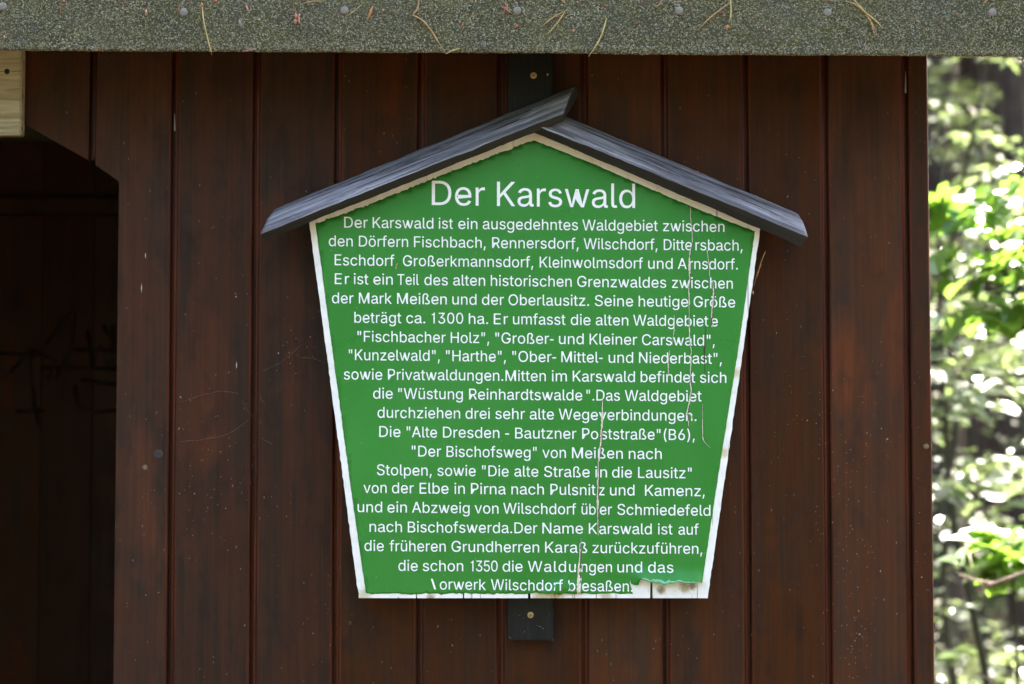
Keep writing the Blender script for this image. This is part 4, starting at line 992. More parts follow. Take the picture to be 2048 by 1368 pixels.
roof_board((1109, 224.5), (1596.5, 428), (1077, 250.5), (1616.3, 471), (1064, 263.5), (1603, 493), YT + .004, YL + .006, YE + .006, 17)

# ------------------------------------------------------------------ batten behind the sign
bt, bb = P(1062, 60, -.0205), P(1062, 1281.5, -.0205)
xl_, xr_ = P(1016, 1240, -.0205).x, P(1107, 1240, -.0205).x
bm = bmesh.new()
ff = add_prism(bm, [(xr_, Z_TOP - .02), (xl_, Z_TOP - .02), (xl_ - .0005, bb.z + .006), (xl_ + .004, bb.z + .0005), (xr_ - .004, bb.z), (xr_, bb.z + .004)], -.0205, -.0016)
bmesh.ops.recalc_face_normals(bm, faces=bm.faces)
bmesh.ops.bevel(bm, geom=[e for e in ff.edges], offset=.0015, segments=2, affect='EDGES')
batten = bm_obj("batten", bm, M_BATTEN, sign)
screw(batten, 1067, 151, -.0207, .0050); screw(batten, 1061, 1230, -.0207, .0047)
bm = bmesh.new(); flat_mark(bm, 1095, 149, 5.5, 5.5, .3, -.0216)
bm_obj("small_nail", bm, M_BRASS, batten).location = (0, 0, 0)
bm = bmesh.new()
for (x, y, w, h, a) in ((1039, 1231, 5, 2.5, .2), (1047, 1236, 2.5, 2.5, 0), (1019, 1275, 3, 5, .5), (1022, 1277, 2, 3, .2), (1105, 1280, 2, 4, 0), (1049, 1263, 2, 6, -.5), (1099, 1228, 2.5, 2.5, 0), (1074, 1251, 4, 2, .1), (1080, 1253, 8, 3, .3), (1086, 1257, 7, 2.5, -.3)):
    flat_mark(bm, x, y, w * .8, h * .8, a, -.0208)
tag(bm_obj("dust_fleck", bm, mat_plain("grey_dust", (.12, .12, .115), .8, .3, 300, .1), batten), None, None, None, "stuff").location = (0, 0, 0)

# ================================================================== small things lying on the felt, the sign and the wall
YF = Y_EAVE - .0035
def needle(label, pts, r, mat, y=YF, cat="pine needle", group="dry pine needles on the roofing felt", name="pine_needle", taper=True):
    W = [P(a, b, y - .0012 * math.sin(i * 1.7)) for i, (a, b) in enumerate(pts)]
    fine = []
    for i in range(len(W) - 1):       # catmull-rom
        p0, p1, p2, p3 = W[max(0, i - 1)], W[i], W[i + 1], W[min(len(W) - 1, i + 2)]
        for s in range(6):
            t = s / 6
            fine.append(.5 * ((2 * p1) + (p2 - p0) * t + (2 * p0 - 5 * p1 + 4 * p2 - p3) * t * t + (3 * p1 - p0 - 3 * p2 + p3) * t ** 3))
    fine.append(W[-1])
    n_ = len(fine)
    bm = bmesh.new()
    tube(bm, fine, [r * (1 if not taper else max(.25, min(1, .55 + 2.2 * k_ / n_, 3.0 * (n_ - k_) / n_))) for k_ in range(n_)], 6)
    o = bm_obj(name, bm, mat, None, True)
    return tag(o, label, cat, group)
K = .00069
needle("long straight tan needle hanging down over the felt edge beside the second nail", [(405, 14), (407, 40), (414, 72), (424, 110)], 1.6 * K, M_NEEDLE2)
tw = needle("bent orange brown twig, longest bit on the felt, kinked near the third nail", [(838, -4), (835, 17), (825, 30)], 1.7 * K, M_NEEDLE, cat="twig", group="thin twigs on the felt", name="twig")
needle("long curved orange stalk running down the felt to its edge", [(825, 30), (845, 41), (862, 61), (877, 85), (892, 107)], 1.9 * K, M_NEEDLE, cat="twig", group="thin twigs on the felt", name="twig")
needle("short pale stalk at the felt edge, at the foot of the curved stalk", [(891, 108), (905, 101), (922, 96)], 1.2 * K, M_NEEDLE2, cat="twig", group="thin twigs on the felt", name="twig")
needle("upper needle of the forked pair right of the middle nail", [(1131, 21), (1106, 35), (1082, 54)], 1.3 * K, M_NEEDLE)
needle("lower yellowish needle of the forked pair right of the middle nail", [(1130, 23), (1113, 48), (1093, 70)], 1.2 * K, M_NEEDLE2)
needle("tan needle hanging slantwise over the felt edge above the sign's roof", [(1213, 36), (1206, 62), (1196, 85), (1177, 113)], 1.7 * K, M_NEEDLE2)
needle("short hooked needle at the top left of the fifth nail", [(1326, -4), (1318, 10), (1308, 13)], 1.5 * K, M_NEEDLE)
needle("long brown needle slanting down to the left, right of the fifth nail", [(1465, 2), (1440, 20), (1415, 40), (1395, 62)], 1.4 * K, M_NEEDLE)
needle("upright ochre needle with a small orange bud at its foot", [(1460, -4), (1462, 20), (1459, 46)], 1.7 * K, M_NEEDLE2)
needle("topmost ochre needle of the three crossed ones by the sixth nail", [(1706, -3), (1728, 22), (1750, 40), (1767, 57)], 1.3 * K, M_NEEDLE2)
needle("longest brown needle of the three crossed ones by the sixth nail", [(1692, 2), (1712, 10), (1732, 28), (1746, 50), (1754, 70)], 1.3 * K, M_NEEDLE)
needle("lowest brown needle of the three crossed ones by the sixth nail", [(1727, 21), (1742, 45), (1749, 70)], 1.2 * K, M_NEEDLE, YF + .001)
needle("thin upright rusty needle between the second and third nails", [(587, -3), (586, 30)], .9 * K, M_NEEDLE3)
needle("thin level needle at the top of the felt left of the third nail", [(608, 6), (628, 2), (647, 3)], 1.0 * K, M_NEEDLE)
needle("thin pale needle crossing just right of the third nail", [(724, 9), (708, 22), (692, 33)], .8 * K, M_NEEDLE2)
needle("right hand one of two short rusty needles beside the first nail", [(122, 0), (121, 30)], .9 * K, M_NEEDLE3)
needle("left hand one of two short rusty needles beside the first nail", [(83, 10), (83, 31)], .9 * K, M_NEEDLE3)
needle("short rusty needle touching the left rim of the second nail", [(359, 8), (357, 20), (355, 31)], 1.1 * K, M_NEEDLE3)
needle("short pink brown stalk lying level under the felt edge", [(484, 103), (500, 100), (513, 96)], .9 * K, M_SCALEP)
needle("short orange needle at the top of the felt near the last nail", [(1976, -3), (1967, 7)], 1.3 * K, M_NEEDLE)
needle("short brown needle at the top of the felt right of the middle nail", [(1120, -3), (1131, 7)], 1.2 * K, M_NEEDLE)

def scale_bit(label, px, py, w, h, ang, mat, y=YF, cat="bud scale", group="reddish bud scales on the roofing felt", name="bud_scale", parts=1):
    c = P(px, py, y); rr = random.Random(int(px * 7 + py)); bm = bmesh.new()
    for q in range(parts):
        ox, oz = (rr.uniform(-.45, .45) * w * K, rr.uniform(-.45, .45) * h * K) if q else (0, 0)
        ww, hh = w * K * (rr.uniform(.09, .17) if parts > 1 else .42), h * K * (rr.uniform(.22, .42) if parts > 1 else .5)
        an = ang + (rr.uniform(-1.2, 1.2) if q else 0)
        ca, sa = math.cos(an), math.sin(an)
        ring = []
        prof_ = [(0, -1, 0), (.7, -.45, -.3), (1, .1, -.1), (.6, .7, -.35), (0, 1, 0), (-.75, .55, -.25), (-1, -.1, 0), (-.6, -.65, -.3)]
        for (a, b, d) in prof_:
            a *= ww * rr.uniform(.8, 1.15); b *= hh * rr.uniform(.85, 1.1)
            ring.append(bm.verts.new((c.x + ox + a * ca - b * sa, c.y + d * .0012 + .0006, c.z + oz + a * sa + b * ca)))
        f_ = bm.verts.new((c.x + ox, c.y - .0014 - min(ww, hh) * .5, c.z + oz)); b_ = bm.verts.new((c.x + ox, c.y + .0014, c.z + oz))
        for i in range(8):
            bm.faces.new((ring[i], ring[(i + 1) % 8], f_)); bm.faces.new((ring[(i + 1) % 8], ring[i], b_))
    bmesh.ops.recalc_face_normals(bm, faces=bm.faces)
    return tag(bm_obj(name, bm, mat), label, cat, group)
for args in (
 ("pinkish scale low on the felt below the first nail", 8, 74, 7, 10, -.4, M_SCALEP),
 ("pink scale at the top of the felt above the short rusty needles", 127, 2, 7, 6, .3, M_SCALEP),
 ("small reddish scale high up midway between the first two nails", 244, 7, 6, 7, -.6, M_SCALE),
 ("pale red teardrop scale left of the second nail", 292, 24, 7, 12, -.1, M_SCALEP),
 ("small reddish scale just above and right of the second nail", 376, 6, 5, 5, 0, M_SCALE),
 ("reddish scale cluster at the head of the long straight needle", 403, 8, 10, 18, .1, M_SCALEP, YF, "bud scale", "reddish bud scales on the roofing felt", "bud_scale", 4),
 ("dark red scale at the top edge right of the long straight needle", 431, 2, 9, 8, .4, M_SCALE),
 ("pink streak shaped scale between the second and third nails, near the top", 494, 16, 6, 15, .4, M_SCALEP),
 ("grey brown cylindrical bud lying upright below the pink streak scale", 480, 47, 8, 22, .25, M_SCALEG),
 ("large pink crumpled scale cluster midway between the second and third nails", 598, 38, 18, 16, .2, M_SCALEP, YF, "bud scale", "reddish bud scales on the roofing felt", "bud_scale", 6),
 ("long bright orange bud sheath right of the third nail", 740, 27, 6, 38, -.36, M_SCALEO),
 ("pale pink scale right of the orange bud sheath", 766, 20, 7, 7, .2, M_SCALEP),
 ("dark red dot of a scale right of the orange bud sheath", 786, 22, 5, 7, .1, M_SCALE),
 ("orange red scale midway between the curved stalk and the middle nail", 925, 51, 6, 9, .1, M_SCALE),
 ("long pink scale cluster touching the middle nail's left side", 1012, 18, 10, 26, .6, M_SCALEP, YF, "bud scale", "reddish bud scales on the roofing felt", "bud_scale", 6),
 ("brownish red scale under the middle nail", 1033, 53, 8, 11, -.5, M_SCALE),
 ("pink dot of a scale at the top above the forked needles", 1155, 4, 5, 5, 0, M_SCALEP),
 ("orange scale above the needle that hangs over the edge", 1213, 12, 6, 6, .3, M_SCALE),
 ("dark red scale at the top edge left of the fifth nail", 1284, 3, 5, 6, 0, M_SCALE),
 ("orange dot of a scale lower left of the fifth nail", 1278, 45, 6, 5, .3, M_SCALE),
 ("small tan scale below the forked needles", 1147, 62, 6, 5, .6, M_SCALEO),
 ("dark red scale above right of the fifth nail", 1381, 10, 6, 7, -.3, M_SCALE),
 ("dark red scale between the slanting brown needle and the ochre one", 1446, 26, 6, 10, .2, M_SCALE),
 ("orange bud at the foot of the upright ochre needle", 1455, 54, 7, 12, -.1, M_SCALEO),
 ("pale pink upright scale midway between the fifth and sixth nails", 1531, 55, 4, 10, .1, M_SCALEP),
 ("small orange scale above the sixth nail", 1659, 1, 5, 5, 0, M_SCALE),
 ("rusty scale caught among the three crossed needles", 1742, 43, 5, 6, 0, M_SCALE),
 ("orange scale left of the last nail, upper one of the pair", 1881, 44, 5, 5, 0, M_SCALE),
 ("orange scale left of the last nail, lower one of the pair", 1852, 59, 5, 6, .2, M_SCALEP),
 ("pale orange dot of a scale close to the last nail's left", 1917, 28, 5, 4, .5, M_SCALEP),
 ("tiny pale red scale below and left of the last nail", 1917, 50, 4, 4, .2, M_SCALEP),
 ("small curled scale hanging under the felt edge above the second board", 199, 99, 7, 5, .3, M_SCALE),
 ("small orange scale at the felt edge left of the wall's corner", 1706, 106, 5, 4, .3, M_SCALE),
): scale_bit(*args)
scale_bit("tan speck of plant debris stuck on the green film beside the word Eschdorf", 793, 531, 5, 12, -.35, M_NEEDLE2, SIGN_Y - .0022, "debris", None, "plant_debris")
needle("pair-like thin dry needle stuck behind the sign's right edge, upper one", [(1531, 503), (1522, 525), (1514, 556)], 1.0 * K, M_NEEDLE, -.030, group="dry needles stuck at the sign's right edge")
needle("thin dry needle stuck behind the sign's right edge, lower one", [(1524, 528), (1515, 545), (1508, 572)], .9 * K, M_NEEDLE3, -.030, group="dry needles stuck at the sign's right edge")
scale_bit("small brown scale clinging to the sign's right white edge", 1506, 585, 5, 9, .1, M_NEEDLE, -.047, "bud scale", None, "bud_scale")
scale_bit("pinkish scale resting on top of the sign's right roof board", 1395, 344, 7, 5, .4, M_SCALEP, -.046, "bud scale", None, "bud_scale")

# pale splinters and seed fluff on the boards: few, each seen singly
for (x, y, w, h, a) in ((291, 511, 2, 13, 0), (283, 576, 2, 20, 0), (473, 730, 2.2, 15, 0)):
    bm = bmesh.new(); flat_mark(bm, x, y, w, h, a); bm_obj("pale_scratch", bm, M_FLECK, shelter)
for (x, y, w, h, a) in ((425, 455, 10, 7, .3), (1416, 191, 6, 5, 0), (700, 1246, 7, 9, 0), (1856, 1180, 8, 5, 0)):
    bm = bmesh.new(); c = P(x, y, 0)
    add_prism(bm, [(c.x + w * .00037 * math.cos(k_ * .52 + a), c.z + h * .00037 * math.sin(k_ * .52 + a)) for k_ in range(12)], -.0009, .002)
    bmesh.ops.recalc_face_normals(bm, faces=bm.faces); bm_obj("knot", bm, M_SLIT, shelter)
rr = random.Random(31)
bm = bmesh.new()
for (x, y, sx, sy, n_) in ((430, 870, 60, 50, 34), (590, 700, 22, 30, 22), (400, 1010, 40, 60, 26), (290, 1150, 30, 120, 18), (1570, 800, 40, 120, 22), (1700, 900, 30, 90, 40), (1705, 1120, 26, 110, 60), (1710, 1280, 26, 60, 34), (1640, 950, 8, 150, 26),
                           (1775, 880, 3, 4, 4), (1840, 1000, 12, 150, 16), (560, 1000, 40, 150, 20), (650, 1230, 20, 60, 14), (1400, 1280, 60, 50, 14), (900, 1290, 60, 40, 10), (470, 590, 3, 5, 4), (381, 796, 4, 5, 4), (1560, 300, 60, 80, 10)):
    for _ in range(n_):
        px_, py_ = x + rr.gauss(0, sx), y + rr.gauss(0, sy)
        if inside_sign(px_, py_) or py_ < 130 or px_ < 246 or px_ > 1850: continue
        k_ = 1 if rr.random() < .9 else 1.9
        flat_mark(bm, px_, py_, rr.uniform(.6, 1.5) * k_, rr.uniform(.8, 3.2) * k_, rr.uniform(-1.0, 1.0), -.0016)
tag(bm_obj("dust_specks", bm, M_DUST, front), None, None, None, "stuff").location = (0, 0, 0)
def web(label, L):
    bm = bmesh.new()
    W = [P(x + rr.uniform(-.6, .6), y + rr.uniform(-.6, .6), -.0022 - .001 * (i % 2)) for i, (x, y) in enumerate(L)]
    fine = []
    for a_, b_ in zip(W, W[1:]):
        for q in range(4): fine.append(a_.lerp(b_, q / 4) + Vector((rr.gauss(0, .00035), 0, rr.gauss(0, .00035))))
    fine.append(W[-1])
    tube(bm, fine, [rr.uniform(.00003, .00011) for _ in fine], 4)
    tag(bm_obj("cobweb", bm, M_WEB), label, "cobweb", "cobweb threads on the dark boards")
web("upper arching cobweb thread on the third board left of the sign", [(357, 806), (380, 797), (408, 788), (445, 781), (476, 787)])
web("short steep cobweb thread beside the second groove left of the sign", [(484, 800), (492, 815), (500, 830)])
web("long lower sagging cobweb thread on the board two left of the sign", [(360, 883), (400, 880), (445, 872), (470, 860), (498, 838)])
web("cobweb thread rising to the right beside the sign's left edge", [(525, 743), (545, 732), (562, 725), (585, 705), (600, 690)])
web("cobweb thread that reaches the sign's white left edge", [(600, 714), (625, 716), (655, 726)])
web("tiny cobweb thread hanging at the second groove left of the sign", [(520, 790), (523, 800), (530, 806)])
web("lowest cobweb thread, slanting down right beside the second groove", [(521, 875), (530, 880), (545, 889)])
bm = bmesh.new()
tube(bm, [P(349.5, y, -.001 + .004) for y in (228, 240, 255, 262)], [.0006, .0010, .0012, .0014], 6)
tag(bm_obj("cobweb", bm, M_WEB), "white silk tube in the groove left of the sign, near the felt", "cobweb", "cobwebs on the dark boards")
bm = bmesh.new()
tube(bm, [P(1811, y, .003) for y in (142, 158, 175, 186)], [.0006, .0012, .0013, .0016], 6)
tag(bm_obj("cobweb", bm, mat_plain("tan_silk", (.20, .17, .12), .7, .3, 300, .2)), "tan silk tube in the last groove before the wall's corner", "cobweb", "cobwebs on the dark boards")

# ================================================================== the wood around
def ground_z(x, y):
    b = 0.0
    if y > 11: b = (y - 11) * .34
    return b + .10 * noise.noise((x * .35, y * .35, 3.1)) * min(1, max(0, (y - 2.5) / 3)) + .03 * noise.noise((x * 1.7, y * 1.7, 1.1)) * min(1, max(0, (y - 2.2) / 2))
NXG, NYG = 90, 100
vs_, fs = [], []
for i in range(NXG + 1):
    for j in range(NYG + 1):
        x = -45 + 90 * (i / NXG); y = -45 + 90 * (j / NYG)
        vs_.append((x, y, ground_z(x, y) - .02))
for i in range(NXG):
    for j in range(NYG):
        a = i * (NYG + 1) + j
        fs.append((a, a + NYG + 1, a + NYG + 2, a + 1))
gr = py_obj("forest_floor", vs_, fs, M_FLOOR, None, True)
tag(gr, None, None, None, "structure")

def leaf(V, Fc, p, d, up, L, W, fold=.25, lobed=False):
    d = d.normalized(); s = d.cross(up)
    if s.length < 1e-3: s = d.cross(Vector((0, 1, 0)))
    s.normalize(); n_ = s.cross(d)
    i0 = len(V)
    if not lobed:
        q = [(0, 0, 0), (.28, .42, 1), (.62, .38, 1), (1, 0, -.15), (.62, -.38, 1), (.28, -.42, 1)]
        for (a, b, c_) in q: V.append(p + d * a * L + s * b * W + n_ * (abs(b) * fold * W * c_ - (a * a) * .16 * L))
        Fc.append((i0, i0 + 1, i0 + 2, i0 + 3)); Fc.append((i0, i0 + 3, i0 + 4, i0 + 5))
    else:
        q = [(0, 0), (.02, .30), (-.05, .52), (.25, .36), (.34, .60), (.55, .50), (.52, .26), (.72, .30), (1.0, 0)]
        pts = q + [(a, -b) for a, b in q[-2:0:-1]]
        for (a, b) in pts: V.append(p + d * a * L + s * b * W + n_ * (abs(b) * fold * W - a * a * .2 * L))
        m = len(pts); ce = len(V); V.append(p + d * .35 * L - n_ * .03 * L)
        for k_ in range(m): Fc.append((i0 + k_, i0 + (k_ + 1) % m, ce))

def sapling_mesh(seed, H, nb, leafL, spread=.55, lobed=False, dens=1.0, tmin=.12):
    rr = random.Random(seed)
    bm = bmesh.new(); V, Fc = [], []
    pts = [Vector((0, 0, 0))]; d = Vector((rr.uniform(-.1, .1), rr.uniform(-.1, .1), 1))
    ns = 12
    for i in range(ns):
        d = (d + Vector((rr.gauss(0, .07), rr.gauss(0, .07), .12))).normalized()
        pts.append(pts[-1] + d * H / ns)
    r0 = .006 * H + .003
    tube(bm, pts, [r0 * (1 - .85 * i / ns) for i in range(ns + 1)], 6)
    for b in range(nb):
        t = rr.uniform(tmin, 1.0); k_ = min(ns - 1, int(t * ns)); p = pts[k_].lerp(pts[k_ + 1], t * ns - k_)
        an = b * 2.4 + rr.uniform(-.5, .5)
        L = spread * (1.15 - .75 * t) * rr.uniform(.6, 1.2)
        dr = Vector((math.cos(an), math.sin(an), rr.uniform(.05, .55))).normalized()
        bp = [p]
        for s in range(5):
            dr = (dr + Vector((rr.gauss(0, .13), rr.gauss(0, .13), rr.gauss(-.05, .08)))).normalized()
            bp.append(bp[-1] + dr * L / 5)
        tube(bm, bp, [.0032 * (1 - .8 * i / 5) for i in range(6)], 4, 0, False)
        for s in range(1, 6):
            nl = int(4.4 * dens + rr.random())
            for q in range(nl):
                base = bp[s - 1].lerp(bp[s], rr.random())
                sd_ = 1 if q % 2 else -1
                td = (bp[s] - bp[s - 1]).normalized(); side = td.cross(Vector((0, 0, 1))).normalized()
                tw_ = base + side * sd_ * rr.uniform(0, .09) + Vector((0, 0, rr.uniform(-.02, .02)))
                ld = (td * rr.uniform(.2, .9) + side * sd_ * rr.uniform(.4, 1.0) + Vector((0, 0, rr.gauss(-.15, .25))))
                up = Vector((rr.gauss(0, .35), rr.gauss(0, .35), 1)).normalized()
                l_ = leafL * rr.uniform(.65, 1.2)
                leaf(V, Fc, tw_, ld, up, l_, l_ * (.62 if not lobed else 1.0), rr.uniform(.1, .4), lobed)
    me = bpy.data.meshes.new("stem"); bm.to_mesh(me); bm.free()
    ml = bpy.data.meshes.new("foliage"); ml.from_pydata([tuple(v) for v in V], [], Fc); ml.update()
    return me, ml
SAP = [sapling_mesh(100 + i, h, n_, l, s_) for i, (h, n_, l, s_) in enumerate(((2.6, 13, .082, .75), (3.2, 18, .074, .85), (2.0, 11, .090, .65), (3.8, 22, .070, .95), (1.3, 10, .084, .55)))]
MAP = [sapling_mesh(300 + i, h, n_, l, s_, True, .5, tm) for i, (h, n_, l, s_, tm) in enumerate(((2.2, 13, .085, .36, .84), (1.36, 5, .10, .12, .93)))]
def place_sapling(meshes, x, y, rz, sc, label, name, mleaf, grp, lean=(0, 0)):
    o = empty(name, (x, y, ground_z(x, y) - .03)); o.rotation_euler = (lean[0], lean[1], rz); o.scale = (sc,) * 3
    tag(o, label, "sapling", grp)
    for nm, me, m in (("stem", meshes[0], M_STEM), ("foliage", meshes[1], mleaf)):
        c = bpy.data.objects.new(nm, me)
        if not me.materials: me.materials.append(m)
        COL.objects.link(c); c.parent = o
    return o
random.seed(77)
spots = []
def wedge(y, t): return (.205 + .062 * t) * (y + 3)       # strip of the wood seen past the wall's corner
for (y, t, k_, s_) in ((1.9, 2.0, 4, 1.0), (3.0, -.25, 2, .95), (3.2, .75, 0, 1.0), (3.9, .1, 1, .95), (4.4, 1.0, 3, .85), (5.2, .4, 0, 1.15), (5.8, -.1, 3, 1.0), (6.6, .85, 1, 1.15), (7.4, .3, 3, 1.1), (8.5, .9, 0, 1.5), (9.2, .0, 1, 1.4), (10.4, .55, 3, 1.3)):
    spots.append((wedge(y, t), y, k_, s_))
for _ in range(26):
    y = random.uniform(2.2, 11); x = random.choice((random.uniform(1.3, 7.5), random.uniform(1.3, 7.5), random.uniform(-7, -2.9)))
    if .18 * (y + 3) < x < .29 * (y + 3): continue
    spots.append((x, y, random.randrange(5), random.uniform(.8, 1.3)))
for (x, y, k_, s_) in spots:
    place_sapling(SAP[k_], x, y, random.uniform(0, 6.28), s_, "blurred leafy sapling growing in the sunlit wood beyond the shelter's corner", "sapling", M_LEAF_A, "saplings in the wood beyond the shelter")
place_sapling(MAP[0], 1.52, 1.9, 0, 1.0, "slender young maple with bright broad leaves and thin dark stem near the photo's right edge", "maple_sapling", M_LEAF_B, None, (0, -.17))
place_sapling(MAP[1], 1.40, 2.2, 2.2, 1.0, "low young maple whose bright broad leaves poke in at the photo's right edge, below", "maple_sapling", M_LEAF_B, None)

# trees with tall bare trunks, crowns above the frame
def trunk_mesh(seed, H, r0):
    rr = random.Random(seed); bm = bmesh.new(); n_ = 26; seg = 14; rings = []
    ox = oy = 0
    for i in range(n_ + 1):
        z = H * i / n_; ox += rr.gauss(0, .02); oy += rr.gauss(0, .02)
        r = r0 * (1 - .8 * i / n_) * (1 + .5 * math.exp(-z * 3.5))
        rings.append([bm.verts.new((ox + r * (1 + .10 * noise.noise((math.cos(k_ * .45) * 2, math.sin(k_ * .45) * 2, z * 1.3 + seed))) * math.cos(2 * math.pi * k_ / seg), oy + r * (1 + .10 * noise.noise((k_ * .7, z * 1.1, seed))) * math.sin(2 * math.pi * k_ / seg), z)) for k_ in range(seg)])
    for a, b in zip(rings, rings[1:]):
        for k_ in range(seg): bm.faces.new((a[k_], a[(k_ + 1) % seg], b[(k_ + 1) % seg], b[k_])).smooth = True
    bm.faces.new(rings[-1])
    for q in range(16):     # dead limbs
        z = rr.uniform(1.6, H * .6); an = rr.uniform(0, 6.28); L = rr.uniform(.3, 1.3)
        d = Vector((math.cos(an), math.sin(an), rr.uniform(-.25, .15)))
        p = [Vector((0, 0, z)) + d * L * s / 3 + Vector((rr.gauss(0, .03), rr.gauss(0, .03), rr.gauss(0, .03))) for s in range(4)]
        tube(bm, p, [.014, .010, .007, .003], 5, 0, False)
    me = bpy.data.meshes.new("trunk"); bm.to_mesh(me); bm.free(); return me
def crown_mesh(seed, H, n_, R0):
    rr = random.Random(seed); V, Fc = [], []
    tiers = 26
    for q in range(tiers):
        z = H * (.42 + .58 * q / tiers); Rz = R0 * (1 - .85 * q / tiers) * rr.uniform(.7, 1.15)
        for b in range(6):
            an = rr.uniform(0, 6.28); d = Vector((math.cos(an), math.sin(an), -.18))
            for s in range(n_ // (tiers * 6)):
                t = rr.random() ** .7
                p = Vector((0, 0, z)) + d * Rz * t + Vector((rr.gauss(0, .12), rr.gauss(0, .12), rr.gauss(0, .07)))
                leaf(V, Fc, p, d + Vector((rr.gauss(0, .7), rr.gauss(0, .7), rr.gauss(-.2, .4))), Vector((rr.gauss(0, .4), rr.gauss(0, .4), 1)), rr.uniform(.14, .30), rr.uniform(.07, .13), .2)
    ml = bpy.data.meshes.new("crown"); ml.from_pydata([tuple(v) for v in V], [], Fc); ml.update(); return ml
TRK = [trunk_mesh(5, 13, .17), trunk_mesh(6, 15, .21), trunk_mesh(7, 12, .12)]
CRN = [crown_mesh(8, 13, 2000, 1.2), crown_mesh(9, 15, 2300, 1.4), crown_mesh(10, 12, 1700, 1.0)]
def place_tree(x, y, k_, rz, s_, label, grp):
    o = empty("conifer_tree", (x, y, ground_z(x, y) - .05)); o.rotation_euler = (0, 0, rz); o.scale = (s_,) * 3
    tag(o, label, "tree", grp)
    for nm, me, m in (("trunk", TRK[k_], M_BARK), ("crown", CRN[k_], M_LEAF_C)):
        c = bpy.data.objects.new(nm, me)
        if not me.materials: me.materials.append(m)
        COL.objects.link(c); c.parent = o
random.seed(15)
place_tree(wedge(8.8, .86), 8.8, 2, .4, .95, "dark slim trunk low at the right edge, behind the twigs", None)
TR = [(wedge(15, .8), 15, 1), (wedge(12.4, .75), 12.4, 0), (wedge(14.5, .45), 14.5, 1), (wedge(13.5, .1), 13.5, 1), (wedge(11.5, .12), 11.5, 0), (wedge(16, .62), 16, 1), (wedge(18.5, .95), 18.5, 0), (wedge(20, .05), 20, 1), (wedge(22, .4), 22, 1)]
for _ in range(90):
    y = random.uniform(6, 27); x = random.uniform(-14, 18)
    if .18 * (y + 3) < x < .28 * (y + 3) or (abs(x) < 3.2 and y < 5): continue
    if any(-.3 < x - .436 * z < 4.6 and 1.0 < y - .98 * z < 11 for z in (5, 8, 11, 14)): continue   # the clearing stays sunlit
    TR.append((x, y, random.randrange(3)))
for _ in range(26):  # extra unseen trees behind the shelter, added to shade the ground in front
    x = random.uniform(-9, -.5); y = random.uniform(4.5, 14)
    if not any(-.3 < x - .436 * z < 4.6 and 1.0 < y - .98 * z < 11 for z in (5, 8, 11, 14)): TR.append((x, y, random.randrange(3)))
for (x, y, k_) in TR:
    place_tree(x, y, k_, random.uniform(0, 6.28), random.uniform(.9, 1.15), "brown conifer trunk standing out of focus deep in the wood beyond the shelter", "conifers in the wood beyond the shelter")

# bare twigs crossing low on the right
def bare_twig(pxs, y, r, label):
    W = [P(a, b, y + .012 * i) for i, (a, b) in enumerate(pxs)]
    bm = bmesh.new(); tube(bm, W, [r * (1 - .5 * i / (len(W) - 1)) for i in range(len(W))], 6)
    d = (W[1] - W[0])
    for (k_, a) in ((1, .5), (2, -.5)):
        if k_ < len(W):
            e = W[k_] + Vector((d.x * .5, .1, a * .12))
            tube(bm, [W[k_], W[k_].lerp(e, .5) + Vector((0, 0, .01)), e], [r * .5, r * .35, r * .2], 5)
    tag(bm_obj("bare_twig", bm, M_TWIG, None, True), label, "twig", "bare twigs in the wood")
bare_twig([(2330, 2180), (2310, 1500), (2240, 1120), (2140, 1115), (2030, 1152), (1985, 1168), (1950, 1182)], 1.6, .0062, "pale bare twig slanting across the dark slim trunk")
bare_twig([(1920, 1150), (1945, 1160), (1970, 1164), (1990, 1166)], 1.66, .0042, "short pinkish bare twig meeting the slanting one from the left")
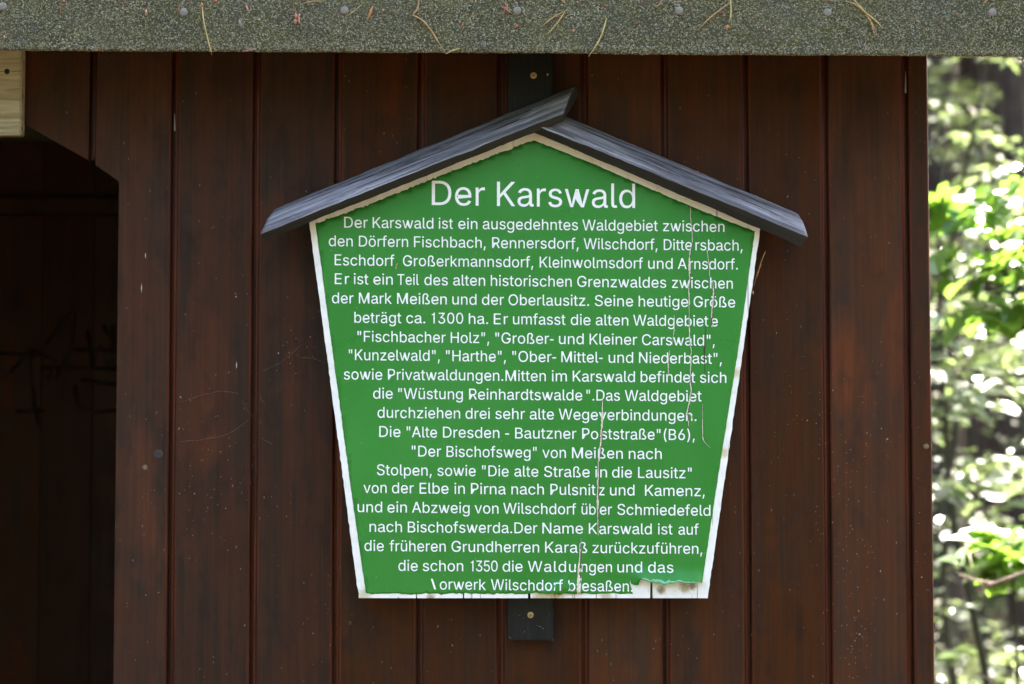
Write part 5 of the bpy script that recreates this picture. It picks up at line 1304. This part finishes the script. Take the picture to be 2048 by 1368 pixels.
bare_twig([(2300, 2180), (2260, 1700), (2180, 1330), (2085, 1306), (2050, 1300), (2015, 1304), (1985, 1290)], 1.75, .0050, "lowest bare twig, curving near the bottom right corner")
bare_twig([(2090, 2170), (2060, 1600), (2000, 1372), (1975, 1358), (1955, 1345)], 1.7, .0050, "bare twig end at the very bottom right, below the lowest curving one")
bare_twig([(2070, 640), (2035, 660), (2012, 680)], 1.9, .0030, "thin bare twig right of the young maple's stem")
bare_twig([(1862, 548), (1905, 553), (1945, 562), (1995, 576)], 1.9, .0026, "thin bare twig running level to the young maple's stem")

# leafy ground cover, too dense to count
rr = random.Random(9); V, Fc = [], []
for _ in range(15000):
    y = 2.4 + 15 * rr.random() ** 1.2
    x = rr.uniform(.155, .42) * (y + 3) if rr.random() < .75 else rr.uniform(-6, 9)
    if -2.9 < x < 1.1 and y < 2.6: continue
    hmax = .28 + .42 * max(0, noise.noise((x * .8, y * .8, 7)) + .25)
    p = Vector((x, y, ground_z(x, y) + rr.random() * hmax))
    an = rr.uniform(0, 6.28)
    l_ = rr.uniform(.04, .085)
    leaf(V, Fc, p, Vector((math.cos(an), math.sin(an), rr.gauss(0, .3))), Vector((rr.gauss(0, .35), rr.gauss(0, .35), 1)), l_, l_ * .65, .25)
uc = py_obj("ground_cover", V, Fc, M_LEAF_A)
tag(uc, "low leafy undergrowth covering the forest floor beyond the shelter", "undergrowth", None, "stuff")

# unseen wood behind the camera, added to dim reflections and low sky light
rr = random.Random(19); V, Fc = [], []
for _ in range(9000):
    x = rr.uniform(-24, 24); y = -9.5 - rr.random() * 7 - abs(x) * -.22; z = rr.random() * (7.5 + 2.5 * noise.noise((x * .25, 3, 1)))
    an = rr.uniform(0, 6.28)
    leaf(V, Fc, Vector((x, y, z)), Vector((math.cos(an), math.sin(an), rr.gauss(-.2, .4))), Vector((rr.gauss(0, .6), rr.gauss(0, .6), 1)), rr.uniform(.4, .8), rr.uniform(.3, .5), .25)
fw = py_obj("added_front_wood", V, Fc, M_LEAF_C)
tag(fw, "unseen dark wood behind the camera, added to dim reflections and low sky light", "wood", None, "stuff")
